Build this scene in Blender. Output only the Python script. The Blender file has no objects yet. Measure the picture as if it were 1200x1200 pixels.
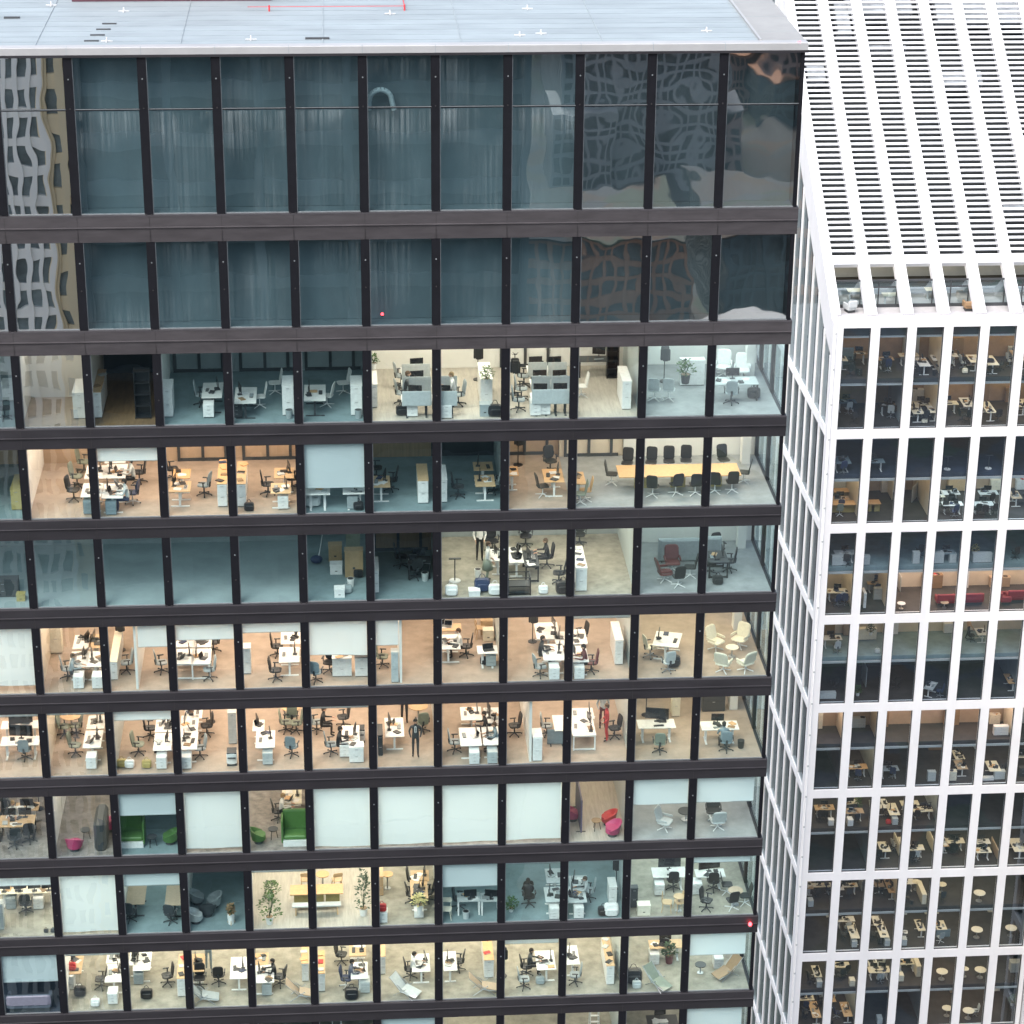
import bpy, bmesh, math, random
from mathutils import Vector, Matrix
R_ = math.radians
rnd = random.Random(7)
C = bpy.context.scene.collection
SC = bpy.context.scene

# ------------------------------------------------------------------ camera
CAM = Vector((-14.532, -89.646, 31.6605)); PITCH, YAW, ROLL, FPX = 0.4056, 0.0750, 0.0095, 2861.25
fw = Vector((math.sin(YAW)*math.cos(PITCH), math.cos(YAW)*math.cos(PITCH), -math.sin(PITCH)))
r0 = Vector((math.cos(YAW), -math.sin(YAW), 0)); u0 = r0.cross(fw)
rt = r0*math.cos(ROLL) + u0*math.sin(ROLL); up = -r0*math.sin(ROLL) + u0*math.cos(ROLL)
def ray(px, py): return fw + rt*((px-600)/FPX) - up*((py-600)/FPX)
def onz(px, py, z):
    d = ray(px, py); return CAM + d*((z-CAM.z)/d.z)
def ony(px, py, y):
    d = ray(px, py); return CAM + d*((y-CAM.y)/d.y)
cd = bpy.data.cameras.new('camera'); cam = bpy.data.objects.new('camera', cd); C.objects.link(cam)
m = Matrix((rt, up, -fw)).transposed().to_4x4(); m.translation = CAM; cam.matrix_world = m
cd.sensor_width = 36; cd.lens = 36*FPX/1200; cd.clip_start = 1; cd.clip_end = 6000
SC.camera = cam

# ------------------------------------------------------------------ materials
MATS = {}
def nodes(name):
    m = bpy.data.materials.new(name); m.use_nodes = True; nt = m.node_tree
    for n in list(nt.nodes):
        if n.type != 'OUTPUT_MATERIAL': nt.nodes.remove(n)
    return m, nt, nt.nodes['Material Output']
def N(nt, typ, **kw):
    n = nt.nodes.new(typ)
    for k, v in kw.items():
        if k in n.inputs: n.inputs[k].default_value = v
        else: setattr(n, k, v)
    return n
def mat(name, col, rough=.6, var=.12, scale=6, metal=0, spec=.5, bump=0, stretch=None, dark=None):
    """principled with noise-driven colour variation"""
    if name in MATS: return MATS[name]
    m, nt, out = nodes(name)
    b = N(nt, 'ShaderNodeBsdfPrincipled', Roughness=rough, Metallic=metal)
    b.inputs['Specular IOR Level'].default_value = spec
    g = N(nt, 'ShaderNodeNewGeometry'); mp = N(nt, 'ShaderNodeMapping')
    if stretch: mp.inputs['Scale'].default_value = stretch
    nt.links.new(g.outputs['Position'], mp.inputs['Vector'])
    nz = N(nt, 'ShaderNodeTexNoise', Scale=scale, Detail=6.0, Roughness=.65)
    nt.links.new(mp.outputs['Vector'], nz.inputs['Vector'])
    rp = N(nt, 'ShaderNodeValToRGB')
    c2 = dark or tuple(c*(1-2.2*var) for c in col); c1 = tuple(min(1, c*(1+var)) for c in col)
    rp.color_ramp.elements[0].position = .3; rp.color_ramp.elements[1].position = .7
    rp.color_ramp.elements[0].color = (*c2, 1); rp.color_ramp.elements[1].color = (*c1, 1)
    nt.links.new(nz.outputs['Fac'], rp.inputs['Fac']); nt.links.new(rp.outputs['Color'], b.inputs['Base Color'])
    if bump:
        bp = N(nt, 'ShaderNodeBump', Strength=bump, Distance=.02)
        nt.links.new(nz.outputs['Fac'], bp.inputs['Height']); nt.links.new(bp.outputs['Normal'], b.inputs['Normal'])
    nt.links.new(b.outputs[0], out.inputs['Surface']); MATS[name] = m
    return m
def emis(name, col, s):
    if name in MATS: return MATS[name]
    m, nt, out = nodes(name)
    e = N(nt, 'ShaderNodeEmission', Color=(*col, 1), Strength=s); nt.links.new(e.outputs[0], out.inputs['Surface'])
    MATS[name] = m; return m
def glass(name, tint, f0, fmax, wav=.02, wscale=.7, dirt=None, gtint=(.86, .97, 1), rough=.0):
    """coated architectural pane: tinted see-through mixed with a mirror whose strength follows the angle, slightly wavy"""
    m, nt, out = nodes(name)
    tr = N(nt, 'ShaderNodeBsdfTransparent', Color=(*tint, 1)); gl = N(nt, 'ShaderNodeBsdfGlossy', Roughness=rough, Color=(*gtint, 1))
    lw = N(nt, 'ShaderNodeLayerWeight', Blend=.5); mr = N(nt, 'ShaderNodeMapRange')
    pw = N(nt, 'ShaderNodeMath', operation='POWER'); pw.inputs[1].default_value = 3.0
    nt.links.new(lw.outputs['Facing'], pw.inputs[0]); nt.links.new(pw.outputs[0], mr.inputs['Value'])
    mr.inputs['To Min'].default_value = f0; mr.inputs['To Max'].default_value = fmax
    g = N(nt, 'ShaderNodeNewGeometry'); nz = N(nt, 'ShaderNodeTexNoise', Scale=wscale, Detail=1.5, Roughness=.45)
    nt.links.new(g.outputs['Position'], nz.inputs['Vector'])
    bp = N(nt, 'ShaderNodeBump', Strength=1.0, Distance=wav)
    nt.links.new(nz.outputs['Fac'], bp.inputs['Height']); nt.links.new(bp.outputs['Normal'], gl.inputs['Normal'])
    mx = N(nt, 'ShaderNodeMixShader')
    nt.links.new(mr.outputs[0], mx.inputs[0]); nt.links.new(tr.outputs[0], mx.inputs[1]); nt.links.new(gl.outputs[0], mx.inputs[2])
    last = mx
    if dirt:
        sx, amount, ztop, zlen = dirt
        mp = N(nt, 'ShaderNodeMapping'); mp.inputs['Scale'].default_value = (sx, 1, .12)
        nt.links.new(g.outputs['Position'], mp.inputs['Vector'])
        n2 = N(nt, 'ShaderNodeTexNoise', Scale=1.0, Detail=5.0, Roughness=.7); nt.links.new(mp.outputs[0], n2.inputs['Vector'])
        rp = N(nt, 'ShaderNodeMapRange'); rp.inputs['From Min'].default_value = .42; rp.inputs['From Max'].default_value = .8; rp.inputs['To Max'].default_value = amount
        nt.links.new(n2.outputs['Fac'], rp.inputs['Value'])
        n3a = N(nt, 'ShaderNodeTexNoise', Scale=.42, Detail=3.5); nt.links.new(g.outputs['Position'], n3a.inputs['Vector']); n3 = N(nt, 'ShaderNodeMapRange'); n3.inputs['From Min'].default_value = .42; n3.inputs['From Max'].default_value = .72; nt.links.new(n3a.outputs['Fac'], n3.inputs['Value'])
        sp = N(nt, 'ShaderNodeSeparateXYZ'); nt.links.new(g.outputs['Position'], sp.inputs[0])
        r2 = N(nt, 'ShaderNodeMapRange'); r2.inputs['From Min'].default_value = ztop-zlen; r2.inputs['From Max'].default_value = ztop
        r2.inputs['To Min'].default_value = .06; r2.inputs['To Max'].default_value = 1
        nt.links.new(sp.outputs['Z'], r2.inputs['Value'])
        gt = N(nt, 'ShaderNodeMath', operation='LESS_THAN'); gt.inputs[1].default_value = ztop; nt.links.new(sp.outputs['Z'], gt.inputs[0])
        ma = N(nt, 'ShaderNodeMath', operation='MAXIMUM'); ml = N(nt, 'ShaderNodeMath', operation='MULTIPLY')
        nt.links.new(r2.outputs[0], ml.inputs[0]); nt.links.new(gt.outputs[0], ml.inputs[1])
        ma.inputs[1].default_value = .16; nt.links.new(ml.outputs[0], ma.inputs[0])
        m3 = N(nt, 'ShaderNodeMath', operation='MULTIPLY'); nt.links.new(rp.outputs[0], m3.inputs[0]); nt.links.new(ma.outputs[0], m3.inputs[1])
        m4 = N(nt, 'ShaderNodeMath', operation='MULTIPLY'); nt.links.new(m3.outputs[0], m4.inputs[0]); nt.links.new(n3.outputs[0], m4.inputs[1])
        df = N(nt, 'ShaderNodeBsdfDiffuse', Color=(.5, .58, .6, 1)); m5 = N(nt, 'ShaderNodeMixShader')
        nt.links.new(m4.outputs[0], m5.inputs[0]); nt.links.new(mx.outputs[0], m5.inputs[1]); nt.links.new(df.outputs[0], m5.inputs[2]); last = m5
    nt.links.new(last.outputs[0], out.inputs['Surface']); MATS[name] = m
    return m
def blindmat():
    m, nt, out = nodes('blind_fabric')
    a = N(nt, 'ShaderNodeBsdfDiffuse', Color=(.80, .86, .88, 1)); b = N(nt, 'ShaderNodeBsdfTranslucent', Color=(.76, .84, .86, 1)); mx = N(nt, 'ShaderNodeMixShader'); mx.inputs[0].default_value = .35
    g = N(nt, 'ShaderNodeNewGeometry'); nz = N(nt, 'ShaderNodeTexNoise', Scale=2.0, Detail=2.0); mp = N(nt, 'ShaderNodeMapping'); mp.inputs['Scale'].default_value = (1, 1, .3)
    nt.links.new(g.outputs['Position'], mp.inputs[0]); nt.links.new(mp.outputs[0], nz.inputs['Vector'])
    bp = N(nt, 'ShaderNodeBump', Strength=.25, Distance=.05); nt.links.new(nz.outputs['Fac'], bp.inputs['Height']); nt.links.new(bp.outputs[0], a.inputs['Normal'])
    nt.links.new(a.outputs[0], mx.inputs[1]); nt.links.new(b.outputs[0], mx.inputs[2]); nt.links.new(mx.outputs[0], out.inputs['Surface'])
    MATS['blind_fabric'] = m; return m

M = MATS
mat('spandrel', (.024, .023, .027), .45, .12, .5, spec=.35, stretch=(1, 1, 4))
mat('spandrel_top_lit', (.050, .046, .050), .6, .14, .7, spec=.3, stretch=(1, 1, 5))  # paler copy for the top bands, their brighter light put into the colour
mat('spandrel_edge', (.055, .052, .058), .4, .08, 3)
mat('joint', (.02, .018, .02), .6, .1, 3)
mat('mullion', (.0075, .008, .011), .6, .1, 2, spec=.15)
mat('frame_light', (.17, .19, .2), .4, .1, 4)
mat('roof', (.265, .31, .33), .55, .085, .28, stretch=(1, 3, 1), spec=.3)
mat('roof_seam', (.268, .312, .332), .6, .1, 2)
mat('coping', (.33, .335, .34), .45, .05, .8)
mat('coping_side', (.275, .275, .265), .5, .06, .8)
mat('white_paint', (.55, .56, .57), .5, .03, 2)
mat('red_line', (.6, .05, .06), .6, .05, 2)
mat('plum', (.10, .03, .05), .6, .1, 2)
mat('dark_slit', (.05, .055, .06), .7, .1, 2)
mat('white_clad', (.80, .80, .81), .55, .035, .5, stretch=(1, 1, .3))
mat('louvre_metal', (.63, .64, .65), .5, .05, 1.5)
mat('white_ledge', (.46, .45, .46), .6, .08, 1.2)
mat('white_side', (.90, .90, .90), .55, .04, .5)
mat('void', (.018, .023, .025), .8, .2, .5)
mat('void_plant', (.30, .33, .36), .6, .2, 1)
mat('ceiling', (.75, .74, .72), .8, .03, 2)
mat('wall_white', (.78, .76, .72), .8, .03, 1)
mat('wall_cream', (.70, .60, .47), .8, .05, 1)
mat('wall_tan', (.45, .33, .23), .8, .07, 1)
mat('wall_grey', (.30, .34, .35), .8, .06, 1)
mat('wall_dark', (.045, .05, .055), .7, .1, 1)
mat('wall_orange', (.40, .26, .15), .7, .08, 1.5)
mat('wall_wood', (.40, .28, .17), .6, .12, 2, stretch=(4, 4, .3))
mat('glasswall', (.46, .52, .52), .35, .05, 1)
mat('fl_warm', (.40, .315, .25), .8, .10, 1.6, bump=.1)
mat('fl_wood', (.47, .43, .37), .55, .10, 2.2, stretch=(4, .5, 1))
mat('fl_grey', (.32, .33, .33), .75, .10, 1.6)
mat('fl_teal', (.20, .27, .285), .7, .12, 1.0)
mat('fl_empty', (.34, .405, .415), .45, .10, .5)
mat('plant_panel', (.185, .215, .225), .6, .16, .35, stretch=(1, 1, .4))
mat('fl_brown', (.20, .125, .065), .5, .15, 2, stretch=(4, .5, 1))
mat('fl_rug', (.27, .24, .22), .9, .22, 2.6)
mat('fl_sage', (.335, .31, .255), .85, .16, 2.2)
mat('fl_dark', (.050, .045, .044), .7, .2, 1)
mat('fl_navy', (.03, .042, .07), .6, .2, .8)
COL = dict(white=(.80, .79, .77), offwhite=(.70, .69, .66), cream=(.80, .74, .60), grey=(.33, .37, .38), bluegrey=(.22, .28, .31), black=(.018, .018, .020), charcoal=(.045, .05, .055),
           wood=(.58, .40, .23), orange=(.64, .39, .19), brown=(.30, .19, .10), yellow=(.40, .32, .12), red=(.48, .03, .03), darkred=(.13, .03, .03), pink=(.48, .05, .15),
           green=(.085, .19, .05), navy=(.03, .045, .10), lilac=(.13, .14, .185), blue=(.10, .22, .42), palegrey=(.50, .53, .53), crimson=(.22, .02, .035), skin=(.55, .33, .23), greygreen=(.22, .25, .20), card=(.42, .29, .16),
           purple=(.10, .09, .16), teal=(.06, .16, .18), tan=(.45, .34, .24))
for k, v in COL.items(): mat(k, v, .5 if k not in ('black',) else .4, .06, 8)
mat('metal', (.45, .46, .47), .3, .05, 4, metal=.8)
mat('screen', (.012, .014, .018), .15, .05, 4)
mat('hair_dark', (.02, .014, .010), .6, .1, 20); mat('hair_brown', (.09, .05, .025), .6, .1, 20); mat('hair_fair', (.30, .20, .10), .6, .1, 20)
mat('leaf', (.07, .15, .03), .5, .3, 9); mat('leaf_dark', (.03, .075, .03), .5, .3, 9); mat('petal', (.75, .66, .30), .6, .2, 9)
mat('dial', (.9, .9, .9), .5)
emis('led_red', (1, .04, .05), 6)
LIGHT = dict(W=((1, .73, .56), 9.0), N=((1, .85, .69), 8.4), Y=((1, .82, .60), 6.6), G=((.90, 1, .97), 6.0), n=((1, .84, .70), 4.6), w=((1, .70, .50), 4.6), C=((.75, .93, 1), .62), D=((1, .8, .6), .12), g=((.88, 1, .98), 3.0),
             Q=((1, .77, .48), 3.6), q=((1, .74, .45), 1.7), d=((.5, .72, 1), .16))  # cool C and d panels are fill added in rooms with no lamps on
for k, (c, s) in LIGHT.items(): emis('lamp_'+k, c, s*(1.25 if k in 'Qqd' else 2.35))
glass('pane', (.80, .91, .915), .135, .9, .006, .5)
glass('pane_dark', (.62, .76, .80), .24, .95, .004, .45, dirt=(9, .8, 9.5, 1.9))
glass('pane_wavy', (.62, .74, .78), .44, .95, .009, .42, gtint=(.97, .96, .93), rough=.012)
glass('pane_white', (.74, .81, .86), .15, .95, .006, .5, gtint=(.72, .86, 1))
glass('pane_side', (.5, .55, .58), .06, .34, .012, .5)
glass('pane_veil', (.74, .84, .85), .34, .95, .006, .4)
glass('pane_mirror', (.55, .62, .64), .82, .97, .006, .42, gtint=(1, .985, .96))
blindmat()

# ------------------------------------------------------------------ mesh builder
class MB:
    def __init__(s): s.v = []; s.f = []; s.m = []; s.mats = []; s.T = Matrix()
    def mi(s, name):
        if name not in s.mats: s.mats.append(name)
        return s.mats.index(name)
    def add(s, vs, fs, mname):
        o = len(s.v); k = s.mi(mname)
        s.v += [tuple(s.T @ Vector(v)) for v in vs]; s.f += [tuple(i+o for i in f) for f in fs]; s.m += [k]*len(fs); return s
    def box(s, x0, x1, y0, y1, z0, z1, mname):
        return s.add([(x0,y0,z0),(x1,y0,z0),(x1,y1,z0),(x0,y1,z0),(x0,y0,z1),(x1,y0,z1),(x1,y1,z1),(x0,y1,z1)],
              [(0,3,2,1),(4,5,6,7),(0,1,5,4),(1,2,6,5),(2,3,7,6),(3,0,4,7)], mname)
    def cb(s, c, d, mname, rz=0, rx=0, ry=0):
        T0 = s.T; s.T = T0 @ Matrix.Translation(c) @ Matrix.Rotation(rz, 4, 'Z') @ Matrix.Rotation(ry, 4, 'Y') @ Matrix.Rotation(rx, 4, 'X')
        s.box(-d[0]/2, d[0]/2, -d[1]/2, d[1]/2, -d[2]/2, d[2]/2, mname); s.T = T0; return s
    def rbox(s, c, d, mname, r=.04, rx=0, rz=0):
        """box with rounded outline in its two large dimensions (cushion-like)"""
        T0 = s.T; s.T = T0 @ Matrix.Translation(c) @ Matrix.Rotation(rz, 4, 'Z') @ Matrix.Rotation(rx, 4, 'X')
        ax = min(range(3), key=lambda i: d[i]); a, b = [i for i in range(3) if i != ax]
        pts = []
        for sx, sy, st in ((1, 1, 0), (-1, 1, 90), (-1, -1, 180), (1, -1, 270)):
            for q in (0, 45, 90):
                an = R_(st+q); pts.append((sx*(d[a]/2-r)+r*math.cos(an), sy*(d[b]/2-r)+r*math.sin(an)))
        vs = []; n = len(pts)
        for sc, h in ((.86, -.5), (1, -.25), (1, .25), (.86, .5)):
            for p in pts:
                v = [0, 0, 0]; v[a] = p[0]*sc; v[b] = p[1]*sc; v[ax] = h*d[ax]; vs.append(v)
        fs = [tuple(reversed(range(n))), tuple(range(3*n, 4*n))]
        for k in range(3):
            for i in range(n): fs.append((k*n+i, k*n+(i+1) % n, (k+1)*n+(i+1) % n, (k+1)*n+i))
        s.add(vs, fs, mname); s.T = T0; return s
    def cyl(s, p0, p1, r0, mname, r1=None, n=8):
        p0 = Vector(p0); p1 = Vector(p1); r1 = r0 if r1 is None else r1; d = (p1-p0).normalized()
        a = d.orthogonal().normalized(); b = d.cross(a); vs = []
        for p, r in ((p0, r0), (p1, r1)):
            for i in range(n):
                t = 2*math.pi*i/n; vs.append(tuple(p+a*(r*math.cos(t))+b*(r*math.sin(t))))
        fs = [tuple(reversed(range(n))), tuple(range(n, 2*n))]+[(i, (i+1) % n, n+(i+1) % n, n+i) for i in range(n)]
        return s.add(vs, fs, mname)
    def ball(s, c, r, mname, n=10, k=6, zmin=-1):
        vs = []; fs = []
        for j in range(k+1):
            ph = math.pi*j/k-math.pi/2
            if math.sin(ph) < zmin: ph = math.asin(zmin)
            for i in range(n):
                t = 2*math.pi*i/n; vs.append((c[0]+r[0]*math.cos(ph)*math.cos(t), c[1]+r[1]*math.cos(ph)*math.sin(t), c[2]+r[2]*math.sin(ph)))
        for j in range(k):
            for i in range(n): fs.append((j*n+i, j*n+(i+1) % n, (j+1)*n+(i+1) % n, (j+1)*n+i))
        return s.add(vs, fs, mname)
    def ext(s, prof, x0, x1, mname):
        """profile (y,z) swept along x"""
        n = len(prof); vs = [(x0, y, z) for y, z in prof]+[(x1, y, z) for y, z in prof]
        fs = [tuple(range(n)), tuple(reversed(range(n, 2*n)))]+[(i, n+i, n+(i+1) % n, (i+1) % n) for i in range(n)]
        return s.add(vs, fs, mname)
    def quad(s, a, b, c, d, mname): return s.add([a, b, c, d], [(0, 1, 2, 3)], mname)
    def mesh(s, name, smooth=False):
        me = bpy.data.meshes.new(name); me.from_pydata(s.v, [], s.f)
        for k in s.mats: me.materials.append(MATS[k])
        me.polygons.foreach_set('material_index', s.m)
        if smooth: me.polygons.foreach_set('use_smooth', [True]*len(s.f))
        me.update(); return me
    def obj(s, name, parent=None, smooth=False):
        o = bpy.data.objects.new(name, s.mesh(name, smooth)); C.objects.link(o)
        if parent: child(o, parent)
        return o
def empty(name, loc=(0, 0, 0), rz=0):
    o = bpy.data.objects.new(name, None); C.objects.link(o); o.location = loc; o.rotation_euler.z = rz; o.empty_display_size = .2; return o
def tag(o, label=None, cat=None, group=None, kind=None):
    for k, v in (('label', label), ('category', cat), ('group', group), ('kind', kind)):
        if v: o[k] = v
    return o
KIDS = {}
def child(o, p): KIDS.setdefault(p.name, []).append(o); o.parent = p; return o
def copy_tree(o, parent=None):
    c = o.copy(); C.objects.link(c); c.parent = parent
    for ch in KIDS.get(o.name, []): KIDS.setdefault(c.name, []).append(copy_tree(ch, c))
    return c

# ------------------------------------------------------------------ world, sun
w = bpy.data.worlds.new('World'); SC.world = w; w.use_nodes = True; nt = w.node_tree
bg = nt.nodes['Background']; sky = nt.nodes.new('ShaderNodeTexSky'); sky.sky_type = 'NISHITA'; sky.sun_disc = False
SUN_EL, SUN_AZ = R_(54), R_(212)
sky.sun_elevation = SUN_EL; sky.sun_rotation = SUN_AZ; sky.air_density = 1.0; sky.dust_density = 4.0; sky.ozone_density = 1.0
hs = nt.nodes.new('ShaderNodeHueSaturation'); hs.inputs['Saturation'].default_value = .75
nt.links.new(sky.outputs[0], hs.inputs['Color']); nt.links.new(hs.outputs[0], bg.inputs[0]); bg.inputs[1].default_value = .15
sl = bpy.data.lights.new('sun', 'SUN'); sl.energy = 1.15; sl.angle = R_(40); sl.color = (1, .985, .965)
so = bpy.data.objects.new('sun', sl); C.objects.link(so)
sd = Vector((math.sin(SUN_AZ)*math.cos(SUN_EL), math.cos(SUN_AZ)*math.cos(SUN_EL), math.sin(SUN_EL)))
so.rotation_euler = (-sd).to_track_quat('-Z', 'Y').to_euler(); so.location = (0, -60, 120)
vs = SC.view_settings; vs.view_transform = 'Standard'; vs.look = 'None'; vs.exposure = 1.28; vs.gamma = 1
SC.render.engine = 'CYCLES'; cy = SC.cycles
cy.use_denoising = True; cy.max_bounces = 7; cy.diffuse_bounces = 3; cy.glossy_bounces = 3; cy.transparent_max_bounces = 14; cy.transmission_bounces = 2
cy.caustics_reflective = False; cy.caustics_refractive = False; cy.sample_clamp_indirect = 6

# ------------------------------------------------------------------ dark tower: grid
PB, H, WH = 2.7, 3.873, 2.973
XR, NB = 3.0, 14
XL = -(NB-1)*PB
GROUND = -100.0
def bay(b): return (0., XR) if b == 1 else (-(b-1)*PB, -(b-2)*PB)
def wtop(r): return {1: 11.53, 2: 4.48}.get(r, -(r-3)*H)
def wbot(r): return {1: 5.57, 2: 1.01}.get(r, -(r-3)*H-WH)
NR = 12
tower = empty('office_tower', (0, 0, 0))
tag(tower, 'dark framed office tower with rows of big lit windows and pale flat roof', 'building')
TD = 26.0
# spandrels
def spandrel_profile(zt, zb, y=-.10):
    zm = zt-(zt-zb)*.46
    return [(.08, zt), (y, zt), (y, zm+.03), (y-.045, zm+.012), (y-.045, zm-.012), (y, zm-.03), (y+.03, zb), (.08, zb)]
for r in range(1, NR+1):
    zt, zb = wbot(r)-.015, (wtop(r+1) if r < NR else wbot(r)-.9)+.015
    mb = MB(); mb.ext(spandrel_profile(zt, zb), XL, XR+.10, 'spandrel_top_lit' if r <= 2 else 'spandrel')
    for b in range(1, NB):
        x = -(b-1)*PB; mb.box(x-.012, x+.012, -.104, -.09, zb+.01, zt-.005, 'joint')
    for b in range(1, NB):
        x = -(b-1)*PB
        for px in (x-.1, x+.1): mb.box(px-.03, px+.03, -.11, -.02, zt-.002, zt+.03, 'joint') if b % 2 else None
    mb.ext([(-.098, zt-.05), (-.106, zt-.05), (-.106, zt+.004), (-.098, zt+.004)], XL, XR+.1, 'spandrel_edge')
    # right flank band
    mb.box(XR-.08, XR+.10, .08, TD, zb, zt, 'spandrel'); mb.box(XL-.1, XL+.08, .08, TD, zb, zt, 'spandrel')
    mb.obj('spandrel', tower)
# mullions, one per bay line (interrupted by spandrels)
for b in range(1, NB):
    x = -(b-1)*PB; mb = MB()
    for r in range(1, NR+1):
        mb.box(x-.155, x+.155, -.06, .12, wbot(r)-.012, wtop(r)+.012, 'mullion')
        mb.cyl((x, -.062, wtop(r)-.8), (x, -.085, wtop(r)-.8), .03, 'frame_light', n=6)
        mb.cyl((x, -.062, wtop(r)-1.9), (x, -.085, wtop(r)-1.9), .03, 'joint', n=6)
    mb.obj('mullion', tower)
mb = MB()
for r in range(1, NR+1):
    mb.box(XR-.10, XR+.03, -.04, .10, wbot(r)-.012, wtop(r)+.012, 'mullion')
    for k in range(1, 9): mb.box(XR-.10, XR+.03, k*PB-.13, k*PB+.13, wbot(r)-.012, wtop(r)+.012, 'mullion')
mb.obj('corner_mullion', tower)
# window panes
rest = MB(); count = 0
def pane(mb, fr, r, b):
    x0, x1 = bay(b); x0 += .155; x1 -= .155 if b > 1 else .10
    z0, z1 = wbot(r), wtop(r); mn = 'pane'
    if r == 3 and b in (11, 12): mn = 'pane_veil'
    if r <= 2: mn = 'pane_mirror' if b >= 11 else 'pane_wavy' if b <= 3 else 'pane_dark'
    if r == 1:
        zt = 9.57
        mb.quad((x0, .02, z0), (x1, .02, z0), (x1, .02, zt-.03), (x0, .02, zt-.03), mn); mb.quad((x0, .02, zt+.03), (x1, .02, zt+.03), (x1, .02, z1), (x0, .02, z1), mn)
        fr.box(x0, x1, -.01, .05, zt-.035, zt+.035, 'mullion'); fr.box(x0, x1, -.014, -.008, zt+.01, zt+.034, 'frame_light')
    else: mb.quad((x0, .02, z0), (x1, .02, z0), (x1, .02, z1), (x0, .02, z1), mn)
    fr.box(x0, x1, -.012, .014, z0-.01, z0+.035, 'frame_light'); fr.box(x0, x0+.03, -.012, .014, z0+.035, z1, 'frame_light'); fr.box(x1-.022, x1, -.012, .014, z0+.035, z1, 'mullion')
for r in range(1, NR+1):
    for b in range(1, NB):
        if (r <= 8 and b <= 12) or (r == 9 and b <= 4):
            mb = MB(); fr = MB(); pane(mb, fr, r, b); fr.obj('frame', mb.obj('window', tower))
        else: pane(rest, rest, r, b)
tag(rest.obj('window', tower), kind='stuff')
mb = MB()
for r in range(3, NR+1):
    for k in range(9):
        mb.quad((XR-.02, k*PB+.13, wbot(r)), (XR-.02, (k+1)*PB-.13, wbot(r)), (XR-.02, (k+1)*PB-.13, wtop(r)), (XR-.02, k*PB+.13, wtop(r)), 'pane')
for r in (1, 2):
    mb.box(XR-.06, XR-.01, .1, TD, wbot(r), wtop(r), 'wall_dark')
mb.obj('flank_glazing', tower)
# roof
ZR = 11.9
mb = MB(); mb.box(XL, 1.45, .42, TD, ZR-.25, ZR-.06, 'roof')
mb.obj('roof_deck', tower)
mb = MB()
mb.ext([(-.12, ZR-.26), (-.12, ZR-.01), (-.08, ZR+.02), (.42, ZR), (.42, ZR-.2)], XL, XR+.12, 'coping')
mb.box(-.0+1.45, XR+.10, .42, TD, ZR-.2, ZR-.004, 'coping_side')
mb.box(1.36, 1.45, .42, TD, ZR-.06, ZR+.05, 'coping')
for k in range(5): mb.box(1.455, XR+.10, 2.0+k*2.7, 2.02+k*2.7, ZR-.004, ZR+.0, 'roof_seam')
for b in range(1, NB): mb.box(-(b-1)*PB-.01, -(b-1)*PB+.01, -.125, .1, ZR-.25, ZR+.022, 'roof_seam')
mb.ext([(-.14, 11.545), (-.14, ZR-.26), (.08, ZR-.26), (.08, 11.545)], XL, XR+.14, 'spandrel')
mb.obj('roof_coping', tower)
mb = MB()
for x in (-30.8, -25.5, -20.2, -14.95, -9.8, -4.5):
    mb.box(x-.018, x+.018, .45, TD, ZR-.06, ZR-.035, 'roof_seam')
for y in (1.2, 2.1, 3.0, 3.9, 4.8, 5.7, 6.6, 7.5, 8.4, 9.3): mb.box(XL, 1.36, y-.008, y+.008, ZR-.058, ZR-.05, 'roof')
mb.obj('roof_seam', tower)
mb = MB(); [mb.box(-23.5+.14*k-.27, -23.5+.14*k+.27, 1.3+k-.05, 1.3+k+.05, ZR-.06, ZR-.02, 'dark_slit') for k in range(4)]; mb.obj('roof_vent', tower)
mb = MB(); mb.box(-15.6, -14.7, 1.35, 1.5, ZR-.06, ZR+.0, 'dark_slit'); mb.obj('roof_vent', tower)
mb = MB(); mb.box(-27.2, -26.6, 5.4, 5.55, ZR-.06, ZR, 'dark_slit'); mb.obj('roof_vent', tower)
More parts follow.
